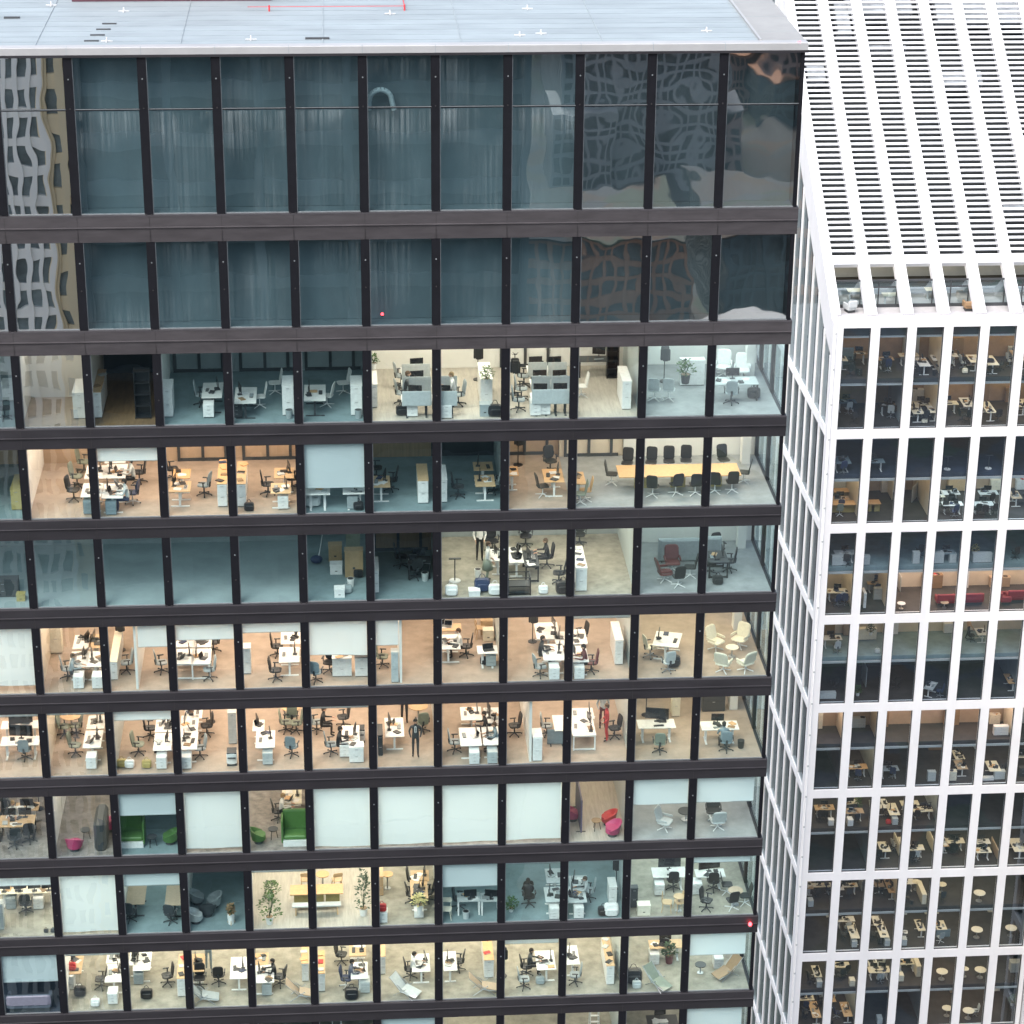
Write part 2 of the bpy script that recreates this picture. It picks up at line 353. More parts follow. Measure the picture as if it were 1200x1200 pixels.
# ------------------------------------------------------------------ interiors of the dark tower
FL = {}   # floor z
def floorz(r): return wbot(r)-.005
ROWS = {
 3: dict(L='GGnNNNCCCDnCC', F='fl_grey fl_grey fl_wood fl_wood fl_wood fl_wood fl_teal fl_teal fl_teal fl_brown fl_warm fl_teal fl_teal', back=6.1, wall='wall_white', part=[2, 6, 9, 10, 11]),
 4: dict(L='NNnwCCCWWWWDD', F='fl_grey fl_grey fl_grey fl_warm fl_teal fl_teal fl_teal fl_warm fl_warm fl_warm fl_warm fl_teal fl_teal', back=5.9, wall='wall_tan', part=[3, 4, 7, 11]),
 5: dict(L='ggNNNDCCCCCCC', F='fl_grey fl_grey fl_sage fl_sage fl_sage fl_teal fl_teal fl_empty fl_empty fl_empty fl_empty fl_empty fl_empty', back=6.2, wall='wall_grey', part=[2, 5, 6]),
 6: dict(L='YYWWWWWWWWWWW', F='fl_warm '*13, back=8.2, wall='wall_tan', part=[2, 4, 11]),
 7: dict(L='YYWWWWWWWWWWW', F='fl_warm '*13, back=8.2, wall='wall_tan', part=[2, 5, 11]),
 8: dict(L='nnwNNNNwNCnnn', F='fl_grey fl_grey fl_wood fl_rug fl_rug fl_rug fl_rug fl_rug fl_rug fl_teal fl_rug fl_rug fl_rug', back=8.2, wall='wall_grey', part=[2, 3, 7, 9, 10, 11]),
 9: dict(L='GGggCNNNCgNNN', F='fl_sage fl_sage fl_teal fl_teal fl_teal fl_sage fl_wood fl_wood fl_teal fl_teal fl_sage fl_sage fl_sage', back=8.2, wall='wall_tan', part=[2, 5, 8, 9, 10, 11]),
 10: dict(L='GNNNNNNNNNNdd', F='fl_sage '*11+'fl_navy fl_navy', back=7.4, wall='wall_cream', part=[2, 11]),
 11: dict(L='ndndNddddNddd', F='fl_sage '*13, back=7.4, wall='wall_cream', part=[2, 5, 8]),
 12: dict(L='nnnnnnnnnnnnn', F='fl_sage '*13, back=7.4, wall='wall_cream', part=[]),
}
for r in (1, 2):
    mb = MB(); mb.box(XL, XR-.1, .9, .95, wbot(r), wtop(r), 'plant_panel'); mb.box(XL, XR-.1, .1, .9, wbot(r)-.1, wbot(r)-.01, 'plant_panel'); mb.obj('plant_room_wall', tower)
SPECIAL_BACK = {(4, 1): ('wall_white', 5.45), (4, 2): ('wall_white', 5.45), (4, 3): ('wall_cream', 5.6), (5, 1): ('wall_white', 5.2), (5, 2): ('wall_white', 5.2), (3, 10): ('wall_dark', 6.1), (3, 11): ('wall_white', 3.4),
    (3, 7): ('wall_grey', 6.1), (3, 8): ('wall_grey', 6.1), (3, 9): ('wall_grey', 6.1), (5, 6): ('wall_wood', 4.9), (5, 7): ('wall_dark', 7.4), (9, 9): ('wall_grey', 4.7), (4, 5): ('wall_dark', 5.9), (4, 6): ('wall_wood', 5.9),
    (6, 6): ('wall_tan', 6.6), (7, 2): ('wall_wood', 6.6), (7, 1): ('wall_wood', 6.6), (8, 12): ('wall_dark', 7), (8, 10): ('wall_dark', 7), (9, 10): ('wall_dark', 7.2)}
for r, d in ROWS.items():
    fm = d['F'].split(); zf, zc = floorz(r), wtop(r)+.01
    f = MB(); c = MB(); li = MB(); bw = MB()
    for b in range(1, 14):
        x0, x1 = bay(b); x1 -= .1 if b == 1 else 0
        wm, dep = SPECIAL_BACK.get((r, b), (d['wall'], d['back']))
        f.quad((x0, .06, zf), (x1, .06, zf), (x1, 10, zf), (x0, 10, zf), fm[b-1])
        c.quad((x0, .06, zc), (x0, 10, zc), (x1, 10, zc), (x1, .06, zc), 'ceiling')
        bw.box(x0+.002, x1-.002, dep+.002*(b % 2), dep+.12, zf+.003, zc-.003, wm)
        if (r, b) in ((3, 7), (3, 8), (3, 9), (3, 4), (4, 4), (4, 9), (4, 8), (5, 6), (4, 3), (5, 7)):   # framed glass doors in the rear wall
            for xx in (x0+.25, x0+1.25, x0+2.2): bw.box(xx-.06, xx+.06, dep-.07, dep-.01, zf+.003, zc-.5, 'wall_dark')
            bw.box(x0+.3, x1-.2, dep-.05, dep-.012, zf+.004, zf+.14, 'wall_dark')
        k = d['L'][b-1]
        for y in (1.9, 4.2, 6.6):
            if y < dep-.4: li.quad((x0+.6, y-.15, zc-.03), (x0+.6, y+.15, zc-.03), (x1-.6, y+.15, zc-.03), (x1-.6, y-.15, zc-.03), 'lamp_'+k)
    bw.box(XL+.05, XL+.1, .1, 10, zf, zc, 'wall_dark'); f.obj('floor', tower); c.obj('ceiling', tower); tag(li.obj('ceiling_light_and_fill', tower), kind='stuff'); bw.obj('rear_wall', tower)  # ceiling panels: lamps in lit bays, added fill in the unlit ones
    for b in d['part']:
        x = -(b-1)*PB; wm = 'glasswall' if b in (2, 4, 5) else ('wall_cream' if r in (6, 7) and b == 11 else 'wall_white')
        dep = 1.1 if (r, b) == (4, 3) else 7.0
        p = MB(); p.box(x-.05, x+.05, .16, dep, zf+.002, zc-.002, wm); p.obj('partition', tower)
for r, px, py, wm in ((6, 162, 803, 'wall_white'), (6, 470, 801, 'wall_white'), (7, 622, 896, 'wall_white'), (7, 136, 898, 'glasswall')):
    p0 = onz(px, py, floorz(r)); p = MB(); p.box(p0.x-.05, p0.x+.05, .2, 6.5, floorz(r)+.002, wtop(r)-.002, wm); p.obj('partition', tower)
mb = MB(); mb.box(XL, XR-.1, 10, 10.2, wbot(NR)-1, 11.4, 'wall_dark'); mb.box(XL, XR, TD-.2, TD, GROUND, ZR-.3, 'spandrel')
mb.box(XL, XR-.1, .1, 10, 0.02, .9, 'wall_dark')
mb.obj('core_wall', tower)
mb = MB(); mb.box(XL, XR, 0, TD, GROUND, wbot(NR)-.92, 'spandrel'); mb.obj('lower_storeys', tower)
# structural column inside the glazed corner
mb = MB()
for r in range(3, NR): mb.cb((2.35, 4.6, (floorz(r)+wtop(r))/2), (.35, .5, WH), 'wall_white')
mb.obj('corner_column', tower)

# ------------------------------------------------------------------ white tower
WX0, WP, WW, WY = 19.978, 2.5515, 1.92, 67.27
WXC, WN = WX0-.70, 7
def wt_(n): return -22.69 if n == 1 else -23.671-(n-1)*7.2
def wb_(n): return -30.18 if n == 1 else wt_(n)-6.5117
wtower = tag(empty('office_tower', (WXC, WY, 0)), 'white gridded office tower with sloping louvred roof behind the dark tower', 'building')
wtower.location = (0, 0, 0)
NWR = 9
def wx(i): return WX0+i*WP
for i in range(WN+1):
    x1 = wx(i) if i < WN else wx(WN)-.3; x0 = WXC if i == 0 else wx(i-1)+WW
    MB().box(x0, x1, WY, WY+.45, GROUND, -22.20, 'white_clad').obj('pier', wtower)
for n in range(0, NWR+1):
    zt = wb_(n) if n else -22.16; zb = wt_(n+1) if n < NWR else zt-.7
    mb = MB()
    for i in range(WN): mb.box(wx(i)-.001, wx(i)+WW+.001, WY+.004, WY+.44, zb, zt, 'white_clad')
    mb.obj('beam', wtower)
WSPEC = {  # row: ((lights upper, floor, wall, depth), (lights lower, ...))
 1: (('qqqQQQQ', 'fl_dark', 'wall_orange', 4.6), ('ddqQQQQ', 'fl_dark', 'wall_orange', 5.2)),
 2: (('ddddddd', 'fl_navy', 'wall_dark', 7), ('Qqqgggg', 'fl_dark', 'wall_tan', 6)),
 3: (('ddddddd', 'fl_teal', 'wall_dark', 7), ('Qqwwwww', 'fl_dark', 'wall_cream', 4.6)),
 4: (('qqqqqqq', 'fl_teal', 'wall_cream', 4.4), ('ddddddQ', 'fl_dark', 'wall_dark', 6)),
 5: (('wqwwwwq', 'fl_dark', 'wall_tan', 3.3), ('dQddQQQ', 'fl_dark', 'wall_tan', 6)),
 6: (('QQQQddd', 'fl_dark', 'wall_tan', 6.6), ('ddQQQQQ', 'fl_dark', 'wall_tan', 6.0)),
 7: (('qqqQQQQ', 'fl_dark', 'wall_tan', 6.2), ('dQQQQQQ', 'fl_dark', 'wall_tan', 5.4)),
 8: (('QQQQQQQ', 'fl_dark', 'wall_tan', 6.0), ('QQddQQQ', 'fl_dark', 'wall_tan', 5.0)),
 9: (('qqqqqqq', 'fl_dark', 'wall_tan', 6.0), ('qqqqqqq', 'fl_dark', 'wall_tan', 5.0))}
WFZ = {}
for n in range(1, NWR+1):
    zt, zb = wt_(n), wb_(n)
    for i in range(WN):
        mb = MB(); x0, x1 = wx(i), wx(i)+WW
        mb.quad((x0+.05, WY+.16, zb+.05), (x1-.05, WY+.16, zb+.05), (x1-.05, WY+.16, zt-.05), (x0+.05, WY+.16, zt-.05), 'pane_white'); wo = mb.obj('window', wtower); mb = MB()
        for a in ((x0, x0+.05, zb, zt), (x1-.05, x1, zb, zt), (x0+.05, x1-.05, zb, zb+.05), (x0+.05, x1-.05, zt-.05, zt)): mb.box(a[0]+.001, a[1]-.001, WY+.10, WY+.22, a[2]+.001, a[3]-.001, 'wall_dark')
        mb.obj('frame', wo)
    for st in (0, 1):
        ls, fm, wm, dep = WSPEC[n][st]
        zf = zb+3.62 if st == 0 else zb+.02; zc = zt-(.75 if n == 1 else .12) if st == 0 else zb+3.22
        WFZ[n, st] = zf
        f = MB(); f.box(WXC+.4, wx(WN), WY+.5, WY+8, zf-.3, zf, fm); f.obj('floor', wtower)
        c = MB(); c.box(WXC+.4, wx(WN), WY+.5, WY+8, zc, zc+.05, 'ceiling'); c.obj('ceiling', wtower)
        bw = MB(); bw.box(WXC+.4, wx(WN), WY+dep, WY+dep+.1, zf+.002, zc-.002, wm); bw.obj('rear_wall', wtower)
        li = MB(); cs = MB()
        for i in range(WN):
            k = ls[i]
            for y in (1.6, 3.9):
                if y < dep-.3: li.quad((wx(i)+.3, WY+y-.3, zc-.03), (wx(i)+.3, WY+y+.3, zc-.03), (wx(i)+WW-.3, WY+y+.3, zc-.03), (wx(i)+WW-.3, WY+y-.3, zc-.03), 'lamp_'+k)
            cs.box(wx(i)-.1, wx(i)+WW+.1, WY+.52, WY+.62, zc-.14, zc-.004, 'palegrey')
        tag(li.obj('ceiling_light_and_fill', wtower), kind='stuff'); cs.obj('blind_cassette', wtower)  # dark columns get added blue fill panels, lit ones their lamps
        for i in range(WN-1):
            if ls[i] != ls[i+1] and rnd.random() < .8:
                p = MB(); xx = wx(i)+WW+.2; p.box(xx, xx+.08, WY+.65, WY+dep-.003, zf+.003, zc-.004, 'wall_grey' if 'd' in (ls[i], ls[i+1]) else 'wall_cream'); p.obj('partition', wtower)
    mb = MB(); mb.box(WXC+.46, wx(WN), WY+.46, WY+.52, zb+3.28, zb+3.56, 'wall_dark')
    if n == 1: mb.box(WXC+.46, wx(WN), WY+.46, WY+.52, zt-.72, zt+.2, 'wall_dark'); mb.obj('slab_edge', wtower)
mb = MB(); mb.box(WXC+.6, wx(WN), WY+8.05, WY+8.2, GROUND, -22.9, 'wall_dark'); mb.box(WXC+.38, WXC+.46, WY+.5, WY+8, GROUND, -22.9, 'wall_dark'); mb.obj('core_wall', wtower)
# sloping roof
TA = .72; ANG = math.atan(TA); ZS = lambda y: -22.6+TA*(y-67.6)
TOPY, NC = 106.0, 9
def slope_box(mb, x0, x1, y0, y1, h0, h1, mn):
    """box lying in the roof slope, h measured along the slope normal"""
    nx, nz = -math.sin(ANG), math.cos(ANG); vs = []
    for h in (h0, h1):
        for y in (y0, y1):
            for x in (x0, x1): vs.append((x, y+nx*h, ZS(y)+nz*h))
    mb.add(vs, [(0, 2, 3, 1), (4, 5, 7, 6), (0, 1, 5, 4), (1, 3, 7, 5), (3, 2, 6, 7), (2, 0, 4, 6)], mn)
SW = 1.78
for i in range(NC+1):
    x1 = wx(i)-.03; x0 = WXC if i == 0 else wx(i-1)+SW-.03
    mb = MB(); slope_box(mb, x0, x1, 68.35, TOPY, -.55, 0, 'white_clad'); mb.obj('roof_rib', wtower)
NS = 66
for i in range(NC):
    mb = MB(); dy = .505*math.cos(ANG); x0, x1 = wx(i)-.03, wx(i)+SW-.03
    for k in range(NS):
        y = 72.5+k*dy
        slope_box(mb, x0, x1, y+.30*math.cos(ANG), y+dy, -.12, -.03-.012*((k+i) % 2), 'louvre_metal')
    mb.obj('roof_louvre', wtower)
mb = MB()
for i in range(NC): slope_box(mb, wx(i)-.031, wx(i)+SW-.029, 71.85, 72.47, -.4, -.004, 'white_clad')
mb.obj('slope_beam', wtower)
mb = MB(); slope_box(mb, WXC+.3, wx(NC), 72.0, TOPY, -2.6, -2.5, 'void'); mb.obj('roof_void', wtower)
for x, y0, y1, wdt in ((23.1, 89.5, 92, 1.0), (22.5, 93.5, 95.5, 5), (28, 94.4, 96.5, 6.5), (20.3, 86, 87.2, 1.3), (30.3, 85.5, 86.5, 3), (25, 88.3, 88.6, 3.), (29, 98, 100, 8), (33, 76, 76.3, 2.5), (20.5, 96.2, 98.4, 9.5), (24, 91.2, 92.6, 5), (30.8, 90.5, 93.5, 7)):
    mb = MB(); slope_box(mb, x, x+wdt, y0, y1, -1.3, -.6, 'void_plant'); mb.obj('roof_plant', wtower)
# ledge and terrace strip
mb = MB(); mb.box(WXC+.05, wx(NC), WY+.46, 68.75, -22.55, -22.17, 'white_ledge'); mb.box(WXC, wx(NC), WY, WY+.459, -22.199, -22.15, 'white_clad'); mb.obj('ledge', wtower)
mb = MB(); mb.box(WXC+.3, wx(NC), 68.75, 76, -22.62, -22.42, 'white_ledge'); mb.obj('terrace_floor', wtower)
mb = MB()
for i in range(NC):
    x0, x1 = wx(i)-.7, wx(i)+1.85
    y = 70.9
    mb.quad((x0, y, -22.4), (x1, y, -22.4), (x1, y, -20.4), (x0, y, -20.4), 'pane_dark')
    mb.box(x0, x1, y-.06, y+.06, -22.42, -22.2, 'wall_dark'); mb.box(x1-.07, x1+.0, y-.055, y+.055, -22.2, -20.4, 'wall_dark'); mb.box(x0, x1, y-.05, y+.05, -20.52, -20.4, 'wall_dark')
    if i % 2: mb.box(x0+1.2, x0+1.27, y-.05, y+.05, -22.2, -20.5, 'wall_dark'); mb.box(x0, x1, y-.045, y+.045, -21.0, -20.9, 'wall_dark')
mb.obj('terrace_glazing', wtower)
mb = MB(); mb.box(WXC+.3, wx(NC), 73.9, 74.0, -22.41, -19.64, 'wall_grey')
for i in range(NC): mb.quad((wx(i)+.2, 72.6, -19.66), (wx(i)+.2, 73.4, -19.66), (wx(i)+1.6, 73.4, -19.66), (wx(i)+1.6, 72.6, -19.66), 'lamp_q')
mb.box(WXC+.3, wx(NC), 72.1, 74.0, -19.62, -19.55, 'void')
mb.obj('rear_wall', wtower)
# flank facing left: piers, beams, glass, raked edge
mb = MB(); mb.ext([(67.28, -22.3), (67.9, -22.3), (TOPY, ZS(TOPY)-.02), (TOPY, ZS(TOPY)-3.0), (70.6, ZS(70.6)-3.2), (67.28, -25.0)], WXC-.004, WXC+.38, 'white_clad'); mb.obj('raked_edge', wtower)
k = 0; y = WY+.45
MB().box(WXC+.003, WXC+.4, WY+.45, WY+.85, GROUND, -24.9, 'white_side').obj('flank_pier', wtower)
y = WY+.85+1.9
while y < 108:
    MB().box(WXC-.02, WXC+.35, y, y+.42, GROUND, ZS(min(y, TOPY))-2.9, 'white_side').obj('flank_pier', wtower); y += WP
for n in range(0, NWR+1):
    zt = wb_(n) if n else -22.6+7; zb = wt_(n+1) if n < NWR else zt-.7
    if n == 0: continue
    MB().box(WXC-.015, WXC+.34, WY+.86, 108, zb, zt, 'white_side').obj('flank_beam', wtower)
mb = MB(); mb.quad((WXC+.06, WY+.8, GROUND), (WXC+.06, WY+.8, -24.5), (WXC+.06, 108, 2), (WXC+.06, 108, GROUND), 'pane_side')
mb.obj('flank_glazing', wtower)
mb = MB(); mb.box(WXC+.9, WXC+1.0, WY+8.3, 108, GROUND, -26, 'wall_dark')
for n in range(1, NWR+1):
    for z in (wb_(n)+3.4, wb_(n)+.0): mb.box(WXC+.3, WXC+.89, WY+8.3, 108, z-.2, z, 'wall_grey')
mb.obj('flank_rooms', wtower)
# projecting wing at the right end
WGX, WGY = wx(WN)+.0, 62.0
mb = MB()
mb.box(WGX, WGX+.5, WGY, WGY+.7, GROUND, -22.2, 'white_clad'); mb.box(WGX-.2, WGX+.4, WGY+4.7, WY+.3, GROUND, -22.2, 'white_clad')
for i in range(1, 6): mb.box(WGX+i*WP-.1, WGX+i*WP+.53, WGY, WGY+.45, GROUND, -22.2, 'white_clad')
mb.box(WGX, WGX+.45, WGY+2.6, WGY+3.1, GROUND, -22.2, 'white_clad'); mb.obj('pier', wtower)
mb = MB()
for n in range(0, NWR+1):
    zt = wb_(n) if n else -22.16; zb = wt_(n+1) if n < NWR else zt-.7
    mb.box(WGX+.003, WGX+.4, WGY+.7, WGY+4.7, zb, zt, 'white_clad'); mb.box(WGX+.5, WGX+13, WGY+.004, WGY+.4, zb, zt, 'white_clad')
mb.obj('beam', wtower)
mb = MB(); mb.quad((WGX+.25, WGY+.3, GROUND), (WGX+.25, WGY+.3, -22.3), (WGX+.25, WY, -22.3), (WGX+.25, WY, GROUND), 'pane_side')
mb.quad((WGX+.25, WGY+.3, GROUND), (WGX+13, WGY+.3, GROUND), (WGX+13, WGY+.3, -22.3), (WGX+.25, WGY+.3, -22.3), 'pane_side'); mb.obj('wing_glazing', wtower)
mb = MB(); mb.box(WGX+1, WGX+13, WGY+1.2, WY+30, GROUND, -22.3, 'wall_dark'); mb.box(WXC+1.0, WGX+12, WY+8.3, 108, GROUND, -23, 'wall_dark'); mb.obj('core_wall', wtower)
# rain pipe in the corner groove
mb = MB(); mb.cyl((WXC+.16, WY-.05, GROUND), (WXC+.16, WY-.05, -22.3), .05, 'white_side'); 
for k in range(28): mb.cyl((WXC+.16, WY-.06, -23-k*2.6), (WXC+.16, WY-.06, -23.12-k*2.6), .07, 'palegrey')
mb.obj('rain_pipe', wtower)

# ------------------------------------------------------------------ ground and the city the glass mirrors
m, nt, out = nodes('city_ground'); b_ = N(nt, 'ShaderNodeBsdfPrincipled', Roughness=.85)
g = N(nt, 'ShaderNodeNewGeometry'); vo = N(nt, 'ShaderNodeTexVoronoi', Scale=.13); nt.links.new(g.outputs['Position'], vo.inputs['Vector'])
rp = N(nt, 'ShaderNodeValToRGB'); e = rp.color_ramp.elements
e[0].position = 0; e[0].color = (.05, .055, .06, 1); e[1].position = 1; e[1].color = (.085, .085, .085, 1)
for p, c in ((.3, (.06, .07, .075, 1)), (.5, (.075, .055, .04, 1)), (.7, (.05, .07, .05, 1)), (.85, (.06, .058, .055, 1))): x = e.new(p); x.color = c
nt.links.new(vo.outputs['Color'], rp.inputs['Fac']); nt.links.new(rp.outputs['Color'], b_.inputs['Base Color']); nt.links.new(b_.outputs[0], out.inputs['Surface']); MATS['city_ground'] = m
mat('city_road', (.055, .058, .06), .8, .1, .05); mat('city_dark', (.13, .165, .175), .35, .2, .1); mat('city_stone', (.90, .74, .48), .8, .06, .1); mat('city_grid', (.90, .86, .78), .6, .04, .2)
mat('city_brick', (.34, .19, .12), .8, .15, .2); mat('city_roof', (.34, .35, .35), .6, .1, .1); mat('city_glass', (.07, .095, .105), .2, .2, .2); mat('city_green', (.05, .08, .03), .9, .2, .1); mat('city_win', (.26, .31, .31), .3, .25, .5); mat('city_win2', (.12, .13, .13), .4, .3, .4); mat('city_pink', (.40, .31, .28), .8, .1, .2)
g_ = MB(); g_.quad((-3000, -3000, GROUND), (3000, -3000, GROUND), (3000, 3000, GROUND), (-3000, 3000, GROUND), 'city_ground')
tag(g_.obj('ground'), kind='structure')
rd = MB(); prev = None
for k in range(40):      # curving street seen only as a reflection
    t = k/39; x = -60+t*260; y = -250-150*math.sin(t*2.6)-40*t
    q = ((x, y+6, GROUND+.02), (x, y-6, GROUND+.02))
    if prev: rd.quad(prev[0], prev[1], q[1], q[0], 'city_road')
    prev = q
tag(rd.obj('street'), kind='structure')
def city_block(name, x0, x1, y0, y1, z1, body, label, grid=None, roofm='city_roof', step=3., win='city_glass', mw=.35, bh=1.1, fp=3.8):
    t = tag(empty(name, ((x0+x1)/2, (y0+y1)/2, GROUND)), label, 'building')
    off = Vector(t.location)
    def loc(mb, n): mb.T = Matrix(); o = mb.obj(n, t); o.location = -off; return o
    loc(MB().box(x0+.3, x1-.3, y0+.3, y1-.3, GROUND, z1-.4, win), 'glazing')
    mb = MB(); z = GROUND
    while z < z1-.45: mb.box(x0, x1, y0, y1, z, min(z+bh, z1-.401), body); z += fp
    n = max(2, int((x1-x0)/step))
    for i in range(n+1):
        x = x0+(x1-x0)*i/n
        for yy in (y0, y1): mb.box(x-mw, x+mw, yy-.15, yy+.15, GROUND, z1-.402, grid or body)
    n = max(2, int((y1-y0)/step))
    for i in range(n+1):
        yv = y0+(y1-y0)*i/n
        for xx in (x0, x1): mb.box(xx-.15, xx+.15, yv-mw, yv+mw, GROUND, z1-.402, grid or body)
    loc(mb, 'facade_grid')
    loc(MB().box(x0-.2, x1+.2, y0-.2, y1+.2, z1-.4, z1, roofm), 'roof')
    return t
city_block('viewpoint_tower', -34, 0, -120, -93.5, 28.5, 'city_dark', 'dark tower mirrored across the middle of the top windows', roofm='city_dark', step=6)
city_block('lattice_tower', -54, -36.95, -112, -97, 44, 'city_grid', 'white lattice tower mirrored in the top left window', step=.95, mw=.2, bh=.75, fp=2.3, win='city_win')
city_block('stone_tower', -36.85, -34.2, -104, -97.2, 44, 'city_stone', 'yellow stone tower edge mirrored in the top left window', step=1.3, mw=.38, bh=1.2, fp=2.9, win='city_win')
for x0, x1, y0, y1, h, bm, lb in ((10, 40, -300, -270, 22, 'city_brick', 'orange brick block mirrored low in the second window row'), (48, 95, -330, -290, 16, 'city_dark', 'dark shed mirrored beside the curved street, second window row'),
     (30, 62, -420, -380, 40, 'city_roof', 'grey block mirrored in the upper right window'), (80, 120, -470, -430, 60, 'city_pink', 'pale block mirrored at the top right corner window'),
     (-10, 20, -520, -480, 45, 'city_dark', 'dark slab mirrored in the third top window from the corner'), (105, 130, -360, -300, 20, 'city_grid', 'white terrace mirrored at the tower corner')):
    city_block('mirrored_block', x0, x1, y0, y1, GROUND+h, bm, lb, roofm='city_ground', step=2.0, mw=.28, bh=1.0, fp=3.0, win='city_win2')
city_block('flank_block', -30, 2, 140, 190, GROUND+38, 'city_pink', 'pale pink block mirrored in the white tower flank')
city_block('flank_block', -40, -4, 205, 260, GROUND+60, 'city_brick', 'brick block mirrored in the upper white tower flank')
for k in range(16):
    x_ = 4+(k % 4)*27+rnd.uniform(-7, 7); y_ = -560+(k//4)*62+rnd.uniform(-14, 14); w_ = rnd.uniform(9, 17); d_ = rnd.uniform(9, 18)
    bm_ = ['city_brick', 'city_roof', 'city_pink', 'city_dark'][k % 4]
    city_block('mirrored_house', x_, x_+w_, y_-d_, y_, GROUND+rnd.uniform(7, 16), bm_, 'small roofs mirrored in the upper right windows of the dark tower', roofm=rnd.choice(['city_roof', 'city_brick', 'city_dark']), step=1.8, mw=.25, bh=.9, fp=2.9, win='city_win2')
for o_ in list(bpy.data.objects):
    if o_.name.startswith('mirrored_house') and o_.parent is None: o_['group'] = 'mirrored small houses'
dome = MB()                                                     # long arched hall roof
for k in range(14):
    a0, a1 = math.pi*k/14, math.pi*(k+1)/14
    dome.quad((52-24*math.cos(a0), -260, GROUND+14*math.sin(a0)), (52-24*math.cos(a1), -260, GROUND+14*math.sin(a1)), (70-24*math.cos(a1), -225, GROUND+14*math.sin(a1)), (70-24*math.cos(a0), -225, GROUND+14*math.sin(a0)), 'city_roof')
tag(dome.obj('arched_hall'), 'pale arched hall roof mirrored in the corner window', 'building')

# ------------------------------------------------------------------ furniture and people (one prototype per look, then copies)
PROTO = {}
def proto(key, fn):
    """first call builds the thing at the origin, later calls copy it and its parts"""
    if key not in PROTO:
        o = fn(); PROTO[key] = o; return o
    p = PROTO[key]; c = copy_tree(p); return c
def root(name): return empty(name)
def P_desk(w, d, c, legs, screen, ped):
    t = root('desk'); h = .73
    MB().box(-w/2, w/2, -d/2, d/2, h-.03, h, c).obj('tabletop', t)
    lc = {'T': 'white', 'b': 'charcoal', 'f': 'white', 'k': 'black'}[legs]
    for s in (-1, 1):
        mb = MB(); x = s*(w/2-.22)
        if legs in 'Tb':
            mb.box(x-.05, x+.05, -.03, .05, .03, h-.03, lc); mb.box(x-.04, x+.04, -d/2+.05, d/2-.05, 0, .03, lc); mb.box(x-.03, x+.03, -d/2+.1, d/2-.1, h-.06, h-.031, lc)
        else:
            x = s*(w/2-.05)
            for y in (-d/2+.05, d/2-.05): mb.box(x-.03, x+.03, y-.03, y+.03, 0, h-.03, lc)
            mb.box(x-.028, x+.028, -d/2+.08, d/2-.08, h-.08, h-.031, lc); mb.box(x-.028, x+.028, -d/2+.08, d/2-.08, 0.02, .07, lc)
        mb.obj('leg', t)
    if screen: MB().rbox((0, screen*(d/2+.02), h+.12), (w-.04, .035, .62), 'palegrey', .03).obj('divider', t)
    return t
